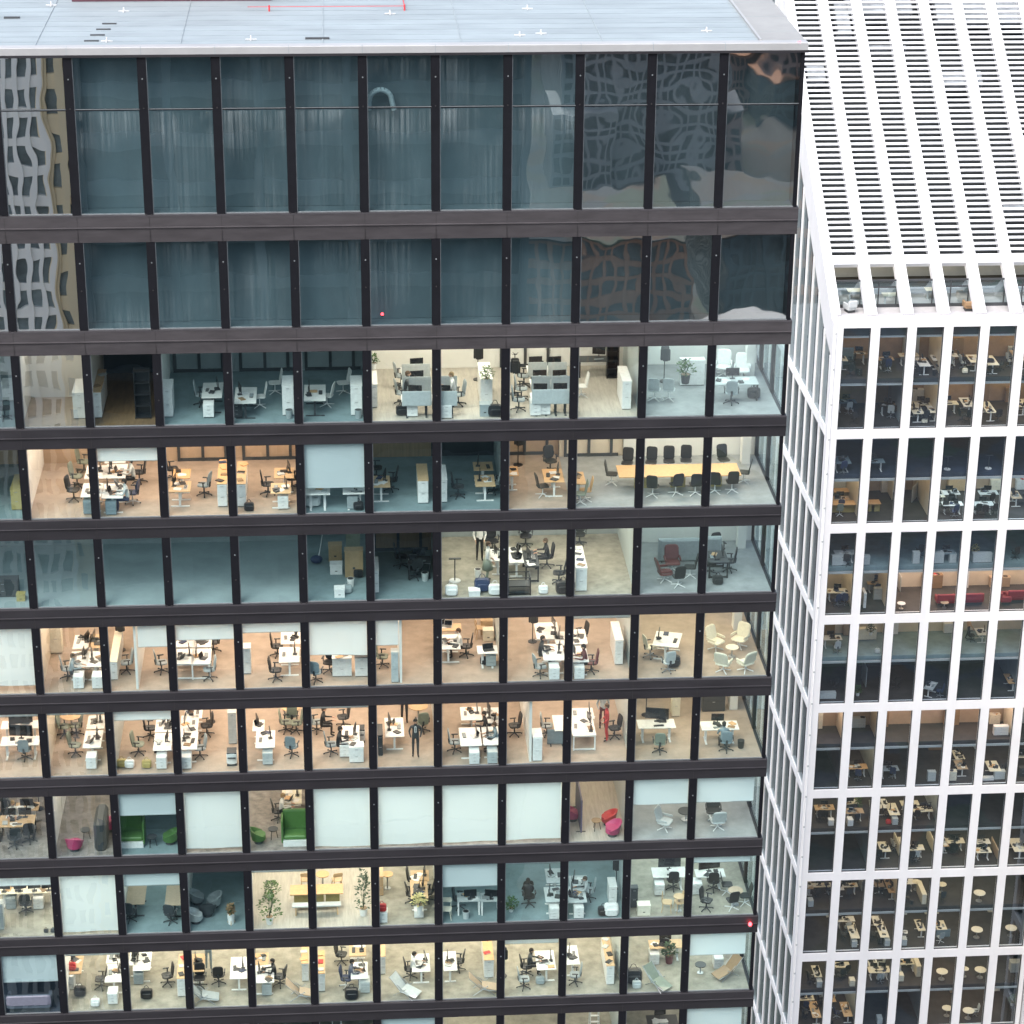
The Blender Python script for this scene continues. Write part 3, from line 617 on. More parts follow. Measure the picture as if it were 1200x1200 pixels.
def P_chair(style, c):
    t = root('office_chair' if style in 'om' else 'chair')
    if style in 'om':       # office swivel chair
        b = MB(); bc = 'charcoal' if c in ('black', 'charcoal', 'grey', 'bluegrey', 'greygreen', 'darkred') else 'metal'
        for k in range(5):
            a = R_(72*k+20); e = (.31*math.cos(a), .31*math.sin(a), .055); b.cyl((0, 0, .11), e, .028, bc, .02, 6); b.ball((e[0], e[1], .032), (.032, .032, .032), 'black', 6, 4)
        b.cyl((0, 0, .1), (0, 0, .42), .032, bc, n=6); b.obj('base', t)
        MB().rbox((0, 0, .46), (.50, .48, .08), c, .12).obj('seat', t)
        bk = MB(); bk.rbox((0, .25, .78), (.46, .06, .56), c, .12, rx=R_(-9)); bk.cb((0, .26, .5), (.08, .04, .22), 'charcoal', rx=R_(-9)); bk.obj('backrest', t)
        for s in (-1, 1):
            a = MB(); a.cb((s*.28, .0, .66), (.06, .27, .03), 'charcoal'); a.cb((s*.28, .06, .55), (.03, .05, .2), 'charcoal'); a.obj('armrest', t)
    elif style == 'c':      # slim conference chair on a chrome star base
        b = MB()
        for k in range(4):
            a = R_(90*k+45); b.cyl((0, 0, .1), (.33*math.cos(a), .33*math.sin(a), .02), .022, 'white', .016, 6)
        b.cyl((0, 0, .1), (0, 0, .42), .025, 'white', n=6); b.obj('base', t)
        MB().rbox((0, 0, .45), (.48, .48, .05), c, .1).obj('seat', t); MB().rbox((0, .25, .74), (.46, .045, .58), c, .1, rx=R_(-12)).obj('backrest', t)
    elif style == 'w':      # four-legged wooden chair
        MB().rbox((0, 0, .45), (.44, .42, .035), c, .08).obj('seat', t); MB().rbox((0, .21, .78), (.42, .03, .22), c, .06, rx=R_(-8)).obj('backrest', t)
        for sx in (-1, 1):
            for sy in (-1, 1): MB().cyl((sx*.15, sy*.15, .44), (sx*.22, sy*.21, 0), .022, c, .014, 6).obj('leg', t)
            MB().cyl((sx*.17, .19, .45), (sx*.18, .235, .72), .014, c, n=6).obj('backrest_post', t)
    elif style == 'l':      # low lounge chair with armrests, white shell
        s = MB(); s.rbox((0, -.02, .40), (.62, .58, .09), c, .12); s.obj('seat', t)
        MB().rbox((0, .30, .72), (.60, .08, .66), c, .14, rx=R_(-18)).obj('backrest', t)
        for q in (-1, 1): MB().rbox((q*.32, .02, .56), (.06, .5, .1), c, .04).obj('armrest', t)
        b = MB()
        for k in range(4): a = R_(90*k+45); b.cyl((0, 0, .12), (.34*math.cos(a), .34*math.sin(a), .02), .022, 'white', n=6)
        b.cyl((0, 0, .1), (0, 0, .38), .03, 'white', n=6); b.obj('base', t)
    elif style == 'e':      # round tub armchair
        s = MB(); n = 18
        pr = []
        for k in range(n+1):
            a = R_(-250/2+250*k/n+90); pr.append((math.cos(a), math.sin(a), .30+.42*(math.cos(R_(-125+250*k/n))*.5+.5)))
        for k in range(n):
            (x0, y0, h0), (x1, y1, h1) = pr[k], pr[k+1]
            for r1, r2, z0, z1, z2, z3 in ((.30, .40, .18, .18, h0, h1), (.24, .33, .40, .40, h0, h1)):
                s.quad((x0*r1, y0*r1, z0), (x1*r1, y1*r1, z1), (x1*r2, y1*r2, z3), (x0*r2, y0*r2, z2), c)
            s.quad((x0*.40, y0*.40, h0), (x1*.40, y1*.40, h1), (x1*.33, y1*.33, h1), (x0*.33, y0*.33, h0), c)
        s.obj('shell', t)
        k = MB(); k.cyl((0, 0, .2), (0, 0, .42), .31, c, .30, 16); k.obj('seat', t); b = MB(); b.cyl((0, 0, .0), (0, 0, .2), .2, 'charcoal', .05, 10); b.obj('base', t)
    elif style == 'r':      # recliner: long folding canvas lounger
        s = MB(); s.cb((0, -.35, .30), (.56, .75, .03), c, rx=R_(14)); s.cb((0, .30, .56), (.56, .85, .03), c, rx=R_(48)); s.obj('sling', t)
        f = MB()
        for q in (-.29, .29): f.cyl((q, -.7, .2), (q, .05, .32), .016, 'metal', n=6); f.cyl((q, .0, .3), (q, .62, .9), .016, 'metal', n=6); f.cyl((q, -.55, 0), (q, .2, .6), .016, 'metal', n=6); f.cyl((q, .4, 0), (q, -.25, .5), .016, 'metal', n=6)
        f.obj('frame', t)
    return t
def P_cab(w, d, h, c, top):
    t = root('cabinet'); MB().box(-w/2, w/2, 0, d, .03, h-.025, c).obj('carcass', t); MB().box(-w/2-.01, w/2+.01, -.012, d+.01, h-.025, h, top or c).obj('cabinet_top', t)
    n = 2 if h > .5 else 1
    for k in range(n):
        a = MB(); z0, z1 = .05+(h-.09)*k/n, .05+(h-.09)*(k+1)/n-.015
        a.box(-w/2+.012, w/2-.012, -.018, -.001, z0, z1, c); dr = a.obj('drawer_front' if h < .8 else 'cabinet_door', t); MB().box(-.06, .06, -.028, -.0185, z1-.07, z1-.05, 'metal').obj('handle', dr)
    MB().box(-w/2+.02, w/2-.02, .02, d-.02, 0, .03, 'charcoal').obj('plinth', t)
    return t
def P_ped(c):
    t = root('drawer_unit'); MB().box(-.21, .21, -.28, .28, .04, .57, c).obj('carcass', t)
    for k in range(3):
        a = MB(); z = .06+.165*k; a.box(-.2, .2, -.298, -.281, z, z+.155, c); dr = a.obj('drawer_front', t); MB().box(-.05, .05, -.306, -.2985, z+.11, z+.125, 'metal').obj('handle', dr)
    w_ = MB(); [w_.cyl((sx*.16-.012, sy*.22, .03), (sx*.16+.012, sy*.22, .03), .03, 'black', n=8) for sx in (-1, 1) for sy in (-1, 1)]; w_.obj('casters', t); return t
def P_mon(big):
    t = root('monitor'); w, h = (1.0, .52) if big else (.55, .33)
    s = MB(); s.rbox((0, 0, .13+h/2), (w, .035, h), 'black', .015); so_ = s.obj('screen', t)
    MB().box(-w/2+.02, w/2-.02, -.022, -.0185, .15, .11+h, 'screen').obj('display', so_)
    b = MB(); b.box(-.11, .11, -.08, .1, 0, .012, 'charcoal'); b.box(-.02, .02, .02, .045, .012, .28, 'charcoal'); b.obj('stand', t); return t
def P_key(c):
    mb = MB(); mb.rbox((0, 0, .012), (.44, .15, .024), c, .02)
    for r in range(4): mb.box(-.2, .2, -.06+.032*r, -.036+.032*r, .0235, .028, 'charcoal' if c != 'charcoal' else 'grey')
    return mb.obj('keyboard')
def P_paper(k):
    mb = MB(); rr = random.Random(k)
    for i in range(2+k % 2): mb.cb((rr.uniform(-.06, .06), rr.uniform(-.06, .06), .004+.005*i), (.21, .297, .004), 'white', rz=rr.uniform(-.5, .5))
    return mb.obj('paper_stack')
def P_phone():
    t = root('desk_phone'); MB().cb((0, 0, .03), (.2, .2, .05), 'charcoal', rx=R_(8)).obj('base', t); MB().rbox((-.06, 0, .07), (.05, .2, .035), 'black', .015).obj('handset', t); return t
def P_lap(c):
    t = root('laptop'); MB().rbox((0, 0, .012), (.34, .24, .02), c, .02).obj('base', t); l = MB(); l.rbox((0, .15, .13), (.34, .018, .23), c, .02, rx=R_(-16)); l.cb((0, .142, .128), (.30, .012, .19), 'screen', rx=R_(-16)); l.obj('lid', t); return t
def P_book(c):
    mb = MB(); mb.box(-.11, .11, -.15, .15, 0, .035, c); mb.box(-.105, .112, -.145, .145, .006, .029, 'white'); return mb.obj('binder')
def P_plant(h, pot, pr, ph, leaf, spread, seed):
    t = root('potted_plant'); rr = random.Random(seed)
    p = MB(); p.cyl((0, 0, 0), (0, 0, ph), pr*.75, pot, pr, 12); p.cyl((0, 0, ph-.02), (0, 0, ph+.004), pr*.9, 'brown', pr*.9, 12); p.obj('pot', t)
    f = MB()
    for k in range(int(150)):
        a = rr.uniform(0, 6.28); z = ph+rr.uniform(.02, 1)*(h-ph); rad = spread*math.sqrt(rr.random())*(.35+.65*math.sin(math.pi*min(1, (z-ph)/(h-ph)+.15)))
        c = Vector((rad*math.cos(a), rad*math.sin(a), z)); L = rr.uniform(.10, .2)*min(1, h); W = L*.35
        d = Vector((math.cos(a), math.sin(a), rr.uniform(-.5, .9))).normalized(); s = Vector((-math.sin(a), math.cos(a), rr.uniform(-.3, .3)))
        f.quad(c, c+d*L*.5+s*W, c+d*L, c+d*L*.5-s*W, leaf if rr.random() < .8 else 'leaf_dark')
    for k in range(6):
        a = rr.uniform(0, 6.28); f.cyl((0, 0, ph), (spread*.5*math.cos(a), spread*.5*math.sin(a), h*.85), .012, 'leaf_dark', .006, 5)
    f.obj('foliage', t); return t
def P_bag(c, s):
    mb = MB(); mb.rbox((0, 0, .17*s), (.40*s, .24*s, .34*s), c, .08*s, rx=R_(-12)); mb.rbox((.02, -.13*s, .14*s), (.28*s, .07*s, .2*s), c, .04*s)
    t = root('bag'); mb.obj('body', t); k = MB()
    for q in (-.1, .1): k.cyl((q*s, .02*s, .32*s), (q*s*.4, .04*s, .44*s), .012, c, n=5); k.cyl((q*s*.4, .04*s, .44*s), (0, .05*s, .45*s), .012, c, n=5)
    k.obj('handle', t); return t
def P_bin(c):
    mb = MB(); mb.cyl((0, 0, 0), (0, 0, .36), .12, c, .15, 14); mb.cyl((0, 0, .355), (0, 0, .362), .13, 'black', .13, 14); return mb.obj('waste_bin')
def P_box(w, d, h, c):
    t = root('storage_box'); MB().box(-w/2, w/2, -d/2, d/2, 0, h-.06, c).obj('body', t); l = MB(); l.box(-w/2-.012, w/2+.012, -d/2-.012, d/2+.012, h-.06, h, c); l.box(-.05, .05, -d/2-.006, d/2+.006, h*.3, h*.38, 'charcoal') if h > .3 else 0; l.obj('lid', t); return t
def P_rt(dm, c, low):
    t = root('round_table'); h = .45 if low else .74
    MB().cyl((0, 0, h-.03), (0, 0, h), dm/2, c, n=22).obj('tabletop', t); b = MB(); b.cyl((0, 0, .02), (0, 0, h-.03), .035, 'metal', n=8); b.cyl((0, 0, 0), (0, 0, .025), dm*.28, 'metal', n=16); b.obj('base', t); return t
def P_stool(c):
    t = root('stool'); MB().cyl((0, 0, .42), (0, 0, .47), .2, c, .22, 16).obj('seat', t)
    for k in range(3): a = R_(120*k); MB().cyl((.12*math.cos(a), .12*math.sin(a), .42), (.19*math.cos(a), .19*math.sin(a), 0), .016, 'black', n=6).obj('leg', t)
    return t
def P_sofa(w, c, back):
    t = root('sofa'); MB().rbox((0, -.0, .32), (w, .78, .24), c, .08).obj('seat', t); MB().rbox((0, .36, .4+back/2), (w, .2, back), c, .08).obj('backrest', t)
    for q in (-1, 1): MB().rbox((q*(w/2-.07), 0, .46), (.16, .8, .42), c, .06).obj('armrest', t)
    b = MB(); b.box(-w/2+.1, w/2-.1, -.3, .3, 0, .2, 'charcoal'); b.obj('base', t); return t
def P_booth(c):
    t = root('booth_sofa'); 
    MB().rbox((0, -.05, .38), (.98, .62, .2), c, .06).obj('seat', t); MB().rbox((0, .36, .78), (1.0, .14, 1.2), c, .06).obj('backrest', t)
    for q in (-1, 1): MB().rbox((q*.53, 0, .68), (.09, .8, 1.1), c, .06).obj('side_panel', t)
    MB().box(-.5, .5, -.42, .3, 0, .27, 'white').obj('base', t); return t
def P_coat(c):
    t = root('coat_stand'); b = MB(); b.cyl((0, 0, 0), (0, 0, 1.75), .02, 'black', n=6); b.cyl((0, 0, 0), (0, 0, .03), .2, 'black', n=12)
    for k in range(4): a = R_(90*k+30); b.cyl((0, 0, 1.68), (.16*math.cos(a), .16*math.sin(a), 1.76), .012, 'black', n=5)
    b.obj('pole', t); k = MB(); k.rbox((.03, -.09, 1.22), (.28, .13, .62), c, .08, rx=R_(4)); k.rbox((.0, -.07, 1.48), (.34, .12, .2), c, .07); k.rbox((-.14, -.08, 1.2), (.09, .09, .5), c, .04); k.rbox((.17, -.08, 1.18), (.09, .09, .5), c, .04); k.obj('coat', t); return t
def P_stand():
    t = root('stand'); b = MB(); b.cyl((0, 0, .02), (0, 0, 1.0), .025, 'charcoal', n=8); b.obj('pole', t); MB().cyl((0, 0, 0), (0, 0, .04), .24, 'white', n=16).obj('base', t); MB().cb((0, 0, 1.02), (.5, .1, .04), 'charcoal').obj('top_bar', t); return t
def P_shelf(w, d, h, c):
    t = root('shelf_unit'); f = MB(); f.box(-w/2, -w/2+.03, 0, d, 0, h, c); f.box(w/2-.03, w/2, 0, d, 0, h, c); f.box(-w/2+.031, w/2-.031, d-.02, d, 0, h, c); f.obj('frame', t)
    for k in range(5): s = MB(); z = .05+k*(h-.1)/4; s.box(-w/2+.031, w/2-.031, 0.005, d-.021, z-.015, z+.015, c); s.obj('shelf', t)
    return t
def P_rack(w, d, h):
    t = root('metal_rack'); f = MB()
    for x in (-w/2, w/2):
        for y in (-d/2, d/2): f.box(x-.02, x+.02, y-.02, y+.02, 0, h, 'black')
    for z in (.05, h*.5, h-.02):
        for y in (-d/2, d/2): f.box(-w/2+.02, w/2-.02, y-.018, y+.018, z-.018, z+.018, 'black')
        for x in (-w/2, w/2): f.box(x-.018, x+.018, -d/2+.02, d/2-.02, z-.017, z+.017, 'black')
    f.obj('frame', t)
    for z in (.1, h*.5): MB().box(-w/2+.03, w/2-.03, -d/2+.03, d/2-.03, z-.01, z+.01, 'charcoal').obj('shelf', t)
    return t
def P_ladder():
    t = root('step_ladder')
    for s in (-1, 1): MB().cyl((s*.22, -.3, 0), (s*.17, .1, 1.9), .028, 'white', n=6).obj('rail', t); MB().cyl((s*.22, .5, 0), (s*.17, .14, 1.85), .02, 'white', n=6).obj('rear_leg', t)
    for k in range(6): MB().cb((0, -.3+.4*(k+.7)/6.6, .2+.29*k), (.42, .1, .03), 'white').obj('step', t)
    return t
def P_plank():
    mb = MB()
    for s in (-1, 1): mb.cb((s*.16, 0, .9), (.05, .04, 1.8), 'wood', rx=R_(10))
    for k in range(5): mb.cb((0, (.9-.25-.33*k)*-.17, .25+.33*k), (.32, .03, .04), 'wood', rx=R_(10))
    return mb.obj('wooden_ladder')
def P_vac():
    t = root('vacuum_cleaner'); MB().ball((0, 0, .18), (.26, .2, .18), 'navy', 12, 8).obj('body', t); h = MB(); h.cyl((.1, 0, .3), (.35, .6, 1.5), .02, 'metal', n=6); h.cyl((.35, .6, 1.5), (.2, .75, 1.55), .02, 'black', n=6); h.obj('hose', t); return t
def P_panel(w, d, h, c):
    t = root('screen_panel'); MB().rbox((0, 0, h/2+.02), (w, d, h), c, .03).obj('panel', t)
    for s in (-1, 1): MB().box(s*(w/2-.15)-.03, s*(w/2-.15)+.03, -.2, .2, 0, .02, 'charcoal').obj('foot', t)
    return t
def P_pstand():
    t = P_plant(.95, 'white', .17, .55, 'brown', .12, 3); t.name = 'planter'
    for k in range(3): a = R_(120*k+30); MB().cyl((.1*math.cos(a), .1*math.sin(a), .3), (.18*math.cos(a), .18*math.sin(a), 0), .016, 'wood', n=6).obj('leg', t)
    return t
def P_printer(c):
    t = root('printer'); MB().rbox((0, 0, .33), (.42, .42, .5), c, .03).obj('body', t); MB().box(-.16, .16, -.3, -.215, .4, .42, 'charcoal').obj('paper_tray', t); MB().cb((0, 0, .62), (.4, .4, .06), 'charcoal', rx=R_(8)).obj('lid', t); b = MB(); b.box(-.2, .2, -.2, .2, 0, .075, 'charcoal'); b.obj('base', t); return t
def P_bench(w, c):
    t = root('bench'); MB().rbox((0, 0, .45), (w, .36, .07), c, .04).obj('seat', t)
    for s in (-1, 1): MB().box(s*(w/2-.15)-.03, s*(w/2-.15)+.03, -.15, .15, 0, .414, 'wood').obj('leg', t)
    return t
def P_conf(w, d, c):
    t = root('conference_table'); MB().box(-w/2, w/2, -d/2, d/2, .70, .74, c).obj('tabletop', t)
    for x in (-w*.3, 0, w*.3): MB().box(x-.3, x+.3, -.05, .05, 0, .70, 'yellow' if c == 'orange' else 'charcoal').obj('leg', t)
    return t

# ---- people
def skin_mesh(pts, edges, zone, mats):
    me = bpy.data.meshes.new('person'); me.from_pydata([p[0] for p in pts], edges, [])
    o = bpy.data.objects.new('tmp', me); C.objects.link(o)
    sk = o.modifiers.new('s', 'SKIN'); sk.use_smooth_shade = True; ss = o.modifiers.new('u', 'SUBSURF'); ss.levels = 1; ss.render_levels = 1
    for i, p in enumerate(pts):
        r = p[1]; v = me.skin_vertices[0].data[i]; v.radius = r if isinstance(r, tuple) else (r, r); v.use_root = (i == 0)
    dg = bpy.context.evaluated_depsgraph_get(); res = bpy.data.meshes.new_from_object(o.evaluated_get(dg)); bpy.data.objects.remove(o)
    res.materials.clear()
    for k in mats: res.materials.append(MATS[k])
    seg = [(Vector(pts[a][0]), Vector(pts[b][0]), z, (pts[a][1] if not isinstance(pts[a][1], tuple) else pts[a][1][0])) for (a, b), z in zip(edges, zone)]
    for p in res.polygons:
        c = p.center; best = 9; bz = 0
        for a, b, z, r in seg:
            ab = b-a; t = max(0, min(1, (c-a).dot(ab)/max(1e-9, ab.length_squared))); d = (c-(a+ab*t)).length-r*.6
            if d < best: best, bz = d, z
        p.material_index = bz
    return res
def P_person(pose, shirt, trou, hair, skirt=False):
    pts = []; ed = []; zn = []
    def v(x, y, z, r, par=None, zone=0):
        pts.append(((x, y, z), r)); i = len(pts)-1
        if par is not None: ed.append((par, i)); zn.append(zone)
        return i
    sit = pose == 'sit'; bz = .56 if sit else .97; ly = -.10 if sit else -.02
    pel = v(0, 0, bz, (.15, .12)); sp = v(0, ly*.4, bz+.2, (.135, .10), pel, 1); ch = v(0, ly, bz+.40, (.155, .11), sp, 1); nb = v(0, ly*1.2, bz+.53, .07, ch, 1)
    nk = v(0, ly*1.3-.01, bz+.59, .052, nb, 0); hd = v(0, ly*1.3-.035, bz+.69, (.078, .092), nk, 0); ht = v(0, ly*1.3-.02, bz+.79, (.068, .08), hd, 0)
    v(0, ly*1.3-.135, bz+.685, .014, hd, 0)
    for s in (-1, 1): v(s*.088, ly*1.3-.02, bz+.69, .014, hd, 0)
    for s in (-1, 1):
        sh = v(s*.19, ly, bz+.46, .058, ch, 1)
        if sit: el = v(s*.25, ly-.08, bz+.22, .045, sh, 1); wr = v(s*.17, ly-.36, bz+.24, .03, el, 1); pm = v(s*.14, ly-.45, bz+.23, (.034, .022), wr, 0); fd = (0, -1, -.25)
        elif pose == 'walk': el = v(s*.25, ly+.10*s, bz+.18, .045, sh, 1); wr = v(s*.24, ly+.16*s-.10, bz-.04, .03, el, 1); pm = v(s*.24, ly+.16*s-.13, bz-.13, (.022, .034), wr, 0); fd = (0, -.25, -1)
        else: el = v(s*.26, ly+.05, bz+.19, .045, sh, 1); wr = v(s*.20, ly-.12, bz+.02, .03, el, 1); pm = v(s*.17, ly-.19, bz-.04, (.022, .034), wr, 0); fd = (0, -.7, -.7)
        b = Vector(pts[pm][0]); F = Vector(fd).normalized(); S = Vector((1, 0, 0)) if sit else Vector((0, 1, -1)).normalized() if pose == 'stand' else Vector((0, 1, 0))
        for k, L in enumerate((.07, .08, .075, .055)):
            o = b+S*(.021*(k-1.5))+F*.03; a = v(*o, .009, pm, 0); e = v(*(o+F*L*.55+Vector((0, 0, -.006))), .008, a, 0); v(*(o+F*L+Vector((0, 0, -.022))), .007, e, 0)
        o = b-S*.035; a = v(*(o-F*.01), .010, pm, 0); v(*(o+F*.045-S*.015), .008, a, 0)
        hp = v(s*.095, -.02, bz-.04, .085, pel, 2)
        if sit: kn = v(s*.12, -.46, .52, .06, hp, 2); an = v(s*.12, -.42, .10, .04, kn, 2); to = v(s*.13, -.58, .045, .036, an, 3)
        else:
            st = (.17*s if pose == 'walk' else .03*s); kn = v(s*.10, -.03-st*.6, .52, .062, hp, 2); an = v(s*.105, .03-st, .09, .042, kn, 2); to = v(s*.12, -.13-st, .04, .036, an, 3)
    me = skin_mesh(pts, ed, zn, ['skin', shirt, trou, 'black'])
    o = bpy.data.objects.new('person', me); C.objects.link(o)
    h = MB(); cz = bz+.735; yy = ly*1.3-.015
    h.ball((0, yy+.012, cz), (.092, .108, .10), hair, 12, 8, -.25); h.ball((0, yy+.05, cz-.05), (.082, .07, .085), hair, 10, 6); h.obj('hair', o, True)
    for s in (-1, 1): e = MB(); e.ball((s*.032, ly*1.3-.118, bz+.70), (.011, .008, .008), 'hair_dark', 6, 4); e.obj('eye', o)
    if shirt == 'charcoal' and not sit: q = MB(); q.rbox((0, ly-.105, bz+.36), (.09, .03, .30), 'white', .03); q.cb((0, ly-.122, bz+.36), (.025, .008, .26), 'black'); q.obj('shirt_front', o)
    if skirt: k = MB(); k.cyl((0, 0, bz+.06), (0, -.0, bz-.42), .15, trou, .24, 14); k.obj('skirt', o, True)
    return o

# ------------------------------------------------------------------ placing things
ORD = 'zeroth first second third fourth fifth sixth seventh eighth ninth tenth eleventh twelfth thirteenth'.split()
THINGS = []
CNAME = dict(offwhite='off-white', bluegrey='blue-grey', palegrey='pale grey', greygreen='grey-green', card='cardboard', darkred='dark red', charcoal='charcoal')
def cn(c): return CNAME.get(c, c)
GRP = {}
def put(key, fn, pos, rz, cat, desc, group, where, name=None):
    o = proto(key, fn)
    o.location = pos; o.rotation_euler.z = rz
    THINGS.append([o, cat, desc, group, where, Vector(pos)])
    return o
ROT = dict(F=0, R=90, A=180, L=-90)
def face(s):
    return R_(ROT[s] if s in ROT else float(s))
def where_dark(r, x):
    b = 1 if x > 0 else int(-x//PB)+2
    return ('d', r, max(1, b))
def at_dark(r, px, py, h):
    return onz(px, py, floorz(r)+h)
def at_white(n, st, px, py, h): return onz(px, py, WFZ[n, st]+h)
DESKC = 0
def item(kind, fz, px, py, rot, o, where):
    """one line of the plan: what stands at which pixel of the floor plane of its storey"""
    global DESKC
    Y0 = WY+.55 if where[0] == 'w' else 0.
    def pos(h):
        p = onz(px, py, fz+h); return Vector((p.x, max(p.y, Y0), fz))
    wh = lambda p: where_dark(where[1], p.x) if where[0] == 'd' else where
    g = lambda k, d: o.get(k, d); fl = lambda k, d: float(o.get(k, d))
    rz = face(rot)
    if kind == 'desk':
        w, d, c, lg, sc = fl('w', 1.5), fl('d', .8), g('c', 'white'), g('l', 'T'), int(g('s', 0))
        p = pos(.73); p.y = max(p.y, Y0+((.25+w/2) if rot in 'LR' else .25+d/2))
        put(('desk', w, d, c, lg, sc), lambda: P_desk(w, d, c, lg, sc, 0), p, rz, 'desk', f"{cn(c)} desk with {'white' if lg in 'Tf' else 'dark'} legs{' and grey divider' if sc else ''}", 'office desks', wh(p))
        nm, DESKC = int(g('m', 1)), DESKC+1; rr = random.Random(DESKC); clut = int(g('k', 2))+((1 if where[0] == 'd' else 2) if g('k', 2) != '0' else 0)
        Tm = Matrix.Translation(p) @ Matrix.Rotation(rz, 4, 'Z')
        for i in range(nm):
            q = Tm @ Vector(((i-(nm-1)/2)*.62+rr.uniform(-.08, .08), d/2-.2, .731)); big = 'B' in o
            put(('mon', big), lambda: P_mon(big), q, rz+rr.uniform(-.25, .25), 'monitor', ('wide ' if big else '')+f"black monitor on {cn(c)} desk", 'monitors on the desks', wh(q))
            if i == 0:
                q = Tm @ Vector((rr.uniform(-.1, .1), -d/2+.2, .731)); kc = rr.choice(['charcoal', 'offwhite', 'black'])
                put(('key', kc), lambda: P_key(kc), q, rz+rr.uniform(-.1, .1), 'keyboard', f"{cn(kc)} keyboard on {cn(c)} desk", 'keyboards on the desks', wh(q))
        for i in range(clut):
            q = Tm @ Vector((rr.uniform(-w/2+.2, w/2-.2), rr.uniform(-d/2+.18, d/2-.18), .731)); t = rr.random()
            if t < .36:
                kk = rr.randrange(4); put(('pap', kk), lambda: P_paper(kk), q, rr.uniform(0, 6), 'papers', f"loose papers on {cn(c)} desk", 'papers on the desks', wh(q))
            elif t < .52: put(('phone',), P_phone, q, rz+rr.uniform(-.6, .6), 'phone', f"black desk phone on {cn(c)} desk", 'phones on the desks', wh(q))
            elif t < .68:
                bc = rr.choice(['charcoal', 'metal', 'black']); put(('lap', bc), lambda: P_lap(bc), q, rz+rr.uniform(-.6, .6), 'laptop', f"{'silver' if bc == 'metal' else cn(bc)} open laptop on {cn(c)} desk", 'laptops on the desks', wh(q))
            else:
                bc = rr.choice(['black', 'charcoal', 'brown', 'orange', 'palegrey', 'navy', 'black']); put(('bind', bc), lambda: P_book(bc), q, rr.uniform(0, 6), 'binder', f"{cn(bc)} binder lying on {cn(c)} desk", 'binders on the desks', wh(q))
        return
    if kind == 'chair':
        st, c = g('t', 'o'), g('c', 'black'); p = pos(.46); p.y = max(p.y, Y0+.5)
        nm = {'o': 'swivel chair', 'c': 'conference chair on star base', 'w': 'wooden chair on four legs', 'l': 'low lounge chair', 'e': 'round tub chair', 'r': 'reclining lounger'}[st]
        fc = {'F': 'facing the glass', 'A': 'with its back to the glass', 'L': 'facing left', 'R': 'facing right'}.get(rot, 'turned at an angle')
        put(('chair', st, c), lambda: P_chair(st, c), p, rz+(rnd.uniform(-.3, .3) if rot in 'FALR' else 0), 'chair', f"{cn(c)} {nm} {fc}".replace('wood wooden', 'pale wooden'), 'office chairs' if st == 'o' else nm+'s', wh(p)); return
    if kind == 'cab':
        w, d, h, c, tp = fl('w', .4), fl('d', .45), fl('h', 1.1), g('c', 'white'), g('tp', '')
        p = pos(0); p.y = max(p.y, Y0+.22); nb = 'long ' if d > 1.2 else 'tall ' if h > 1.3 else 'low ' if h < .8 else ''
        put(('cab', w, d, h, c, tp), lambda: P_cab(w, d, h, c, tp), p, rz, 'cabinet', f"{nb}{cn(c)} cabinet{' with '+cn(tp)+' top' if tp else ''}", 'storage cabinets', wh(p))
        rr = random.Random(int(px*7+py))
        for i in range(int(g('k', 0))):
            q = p+Vector((rr.uniform(-w/4, w/4), d*(i+.5)/int(g('k', 0)), h+.001)); bc = rr.choice(['black', 'brown', 'red', 'palegrey', 'orange', 'navy'])
            put(('bind', bc), lambda: P_book(bc), q, rr.uniform(0, 6), 'binder', f"{cn(bc)} binder lying on {cn(c)} cabinet", 'binders on the cabinets', wh(q))
        return
    if kind == 'person':
        pose, sh, tr, hr = g('p', 'sit'), g('c', 'white'), g('tr', 'black'), 'hair_'+g('hr', 'dark'); p = pos({'sit': .9, 'stand': 0, 'walk': 0}[pose]); p.y = max(p.y, Y0+.6)
        act = {'sit': 'sitting at desk', 'stand': 'standing', 'walk': 'walking'}[pose]
        put(('person', pose, sh, tr, hr), lambda: P_person(pose, sh, tr, hr, 'sk' in o), p, rz, 'person', f"person in {cn(sh)} top and {cn(tr)} {'skirt' if 'sk' in o else 'trousers'} {act}", 'people in the offices', wh(p)); return
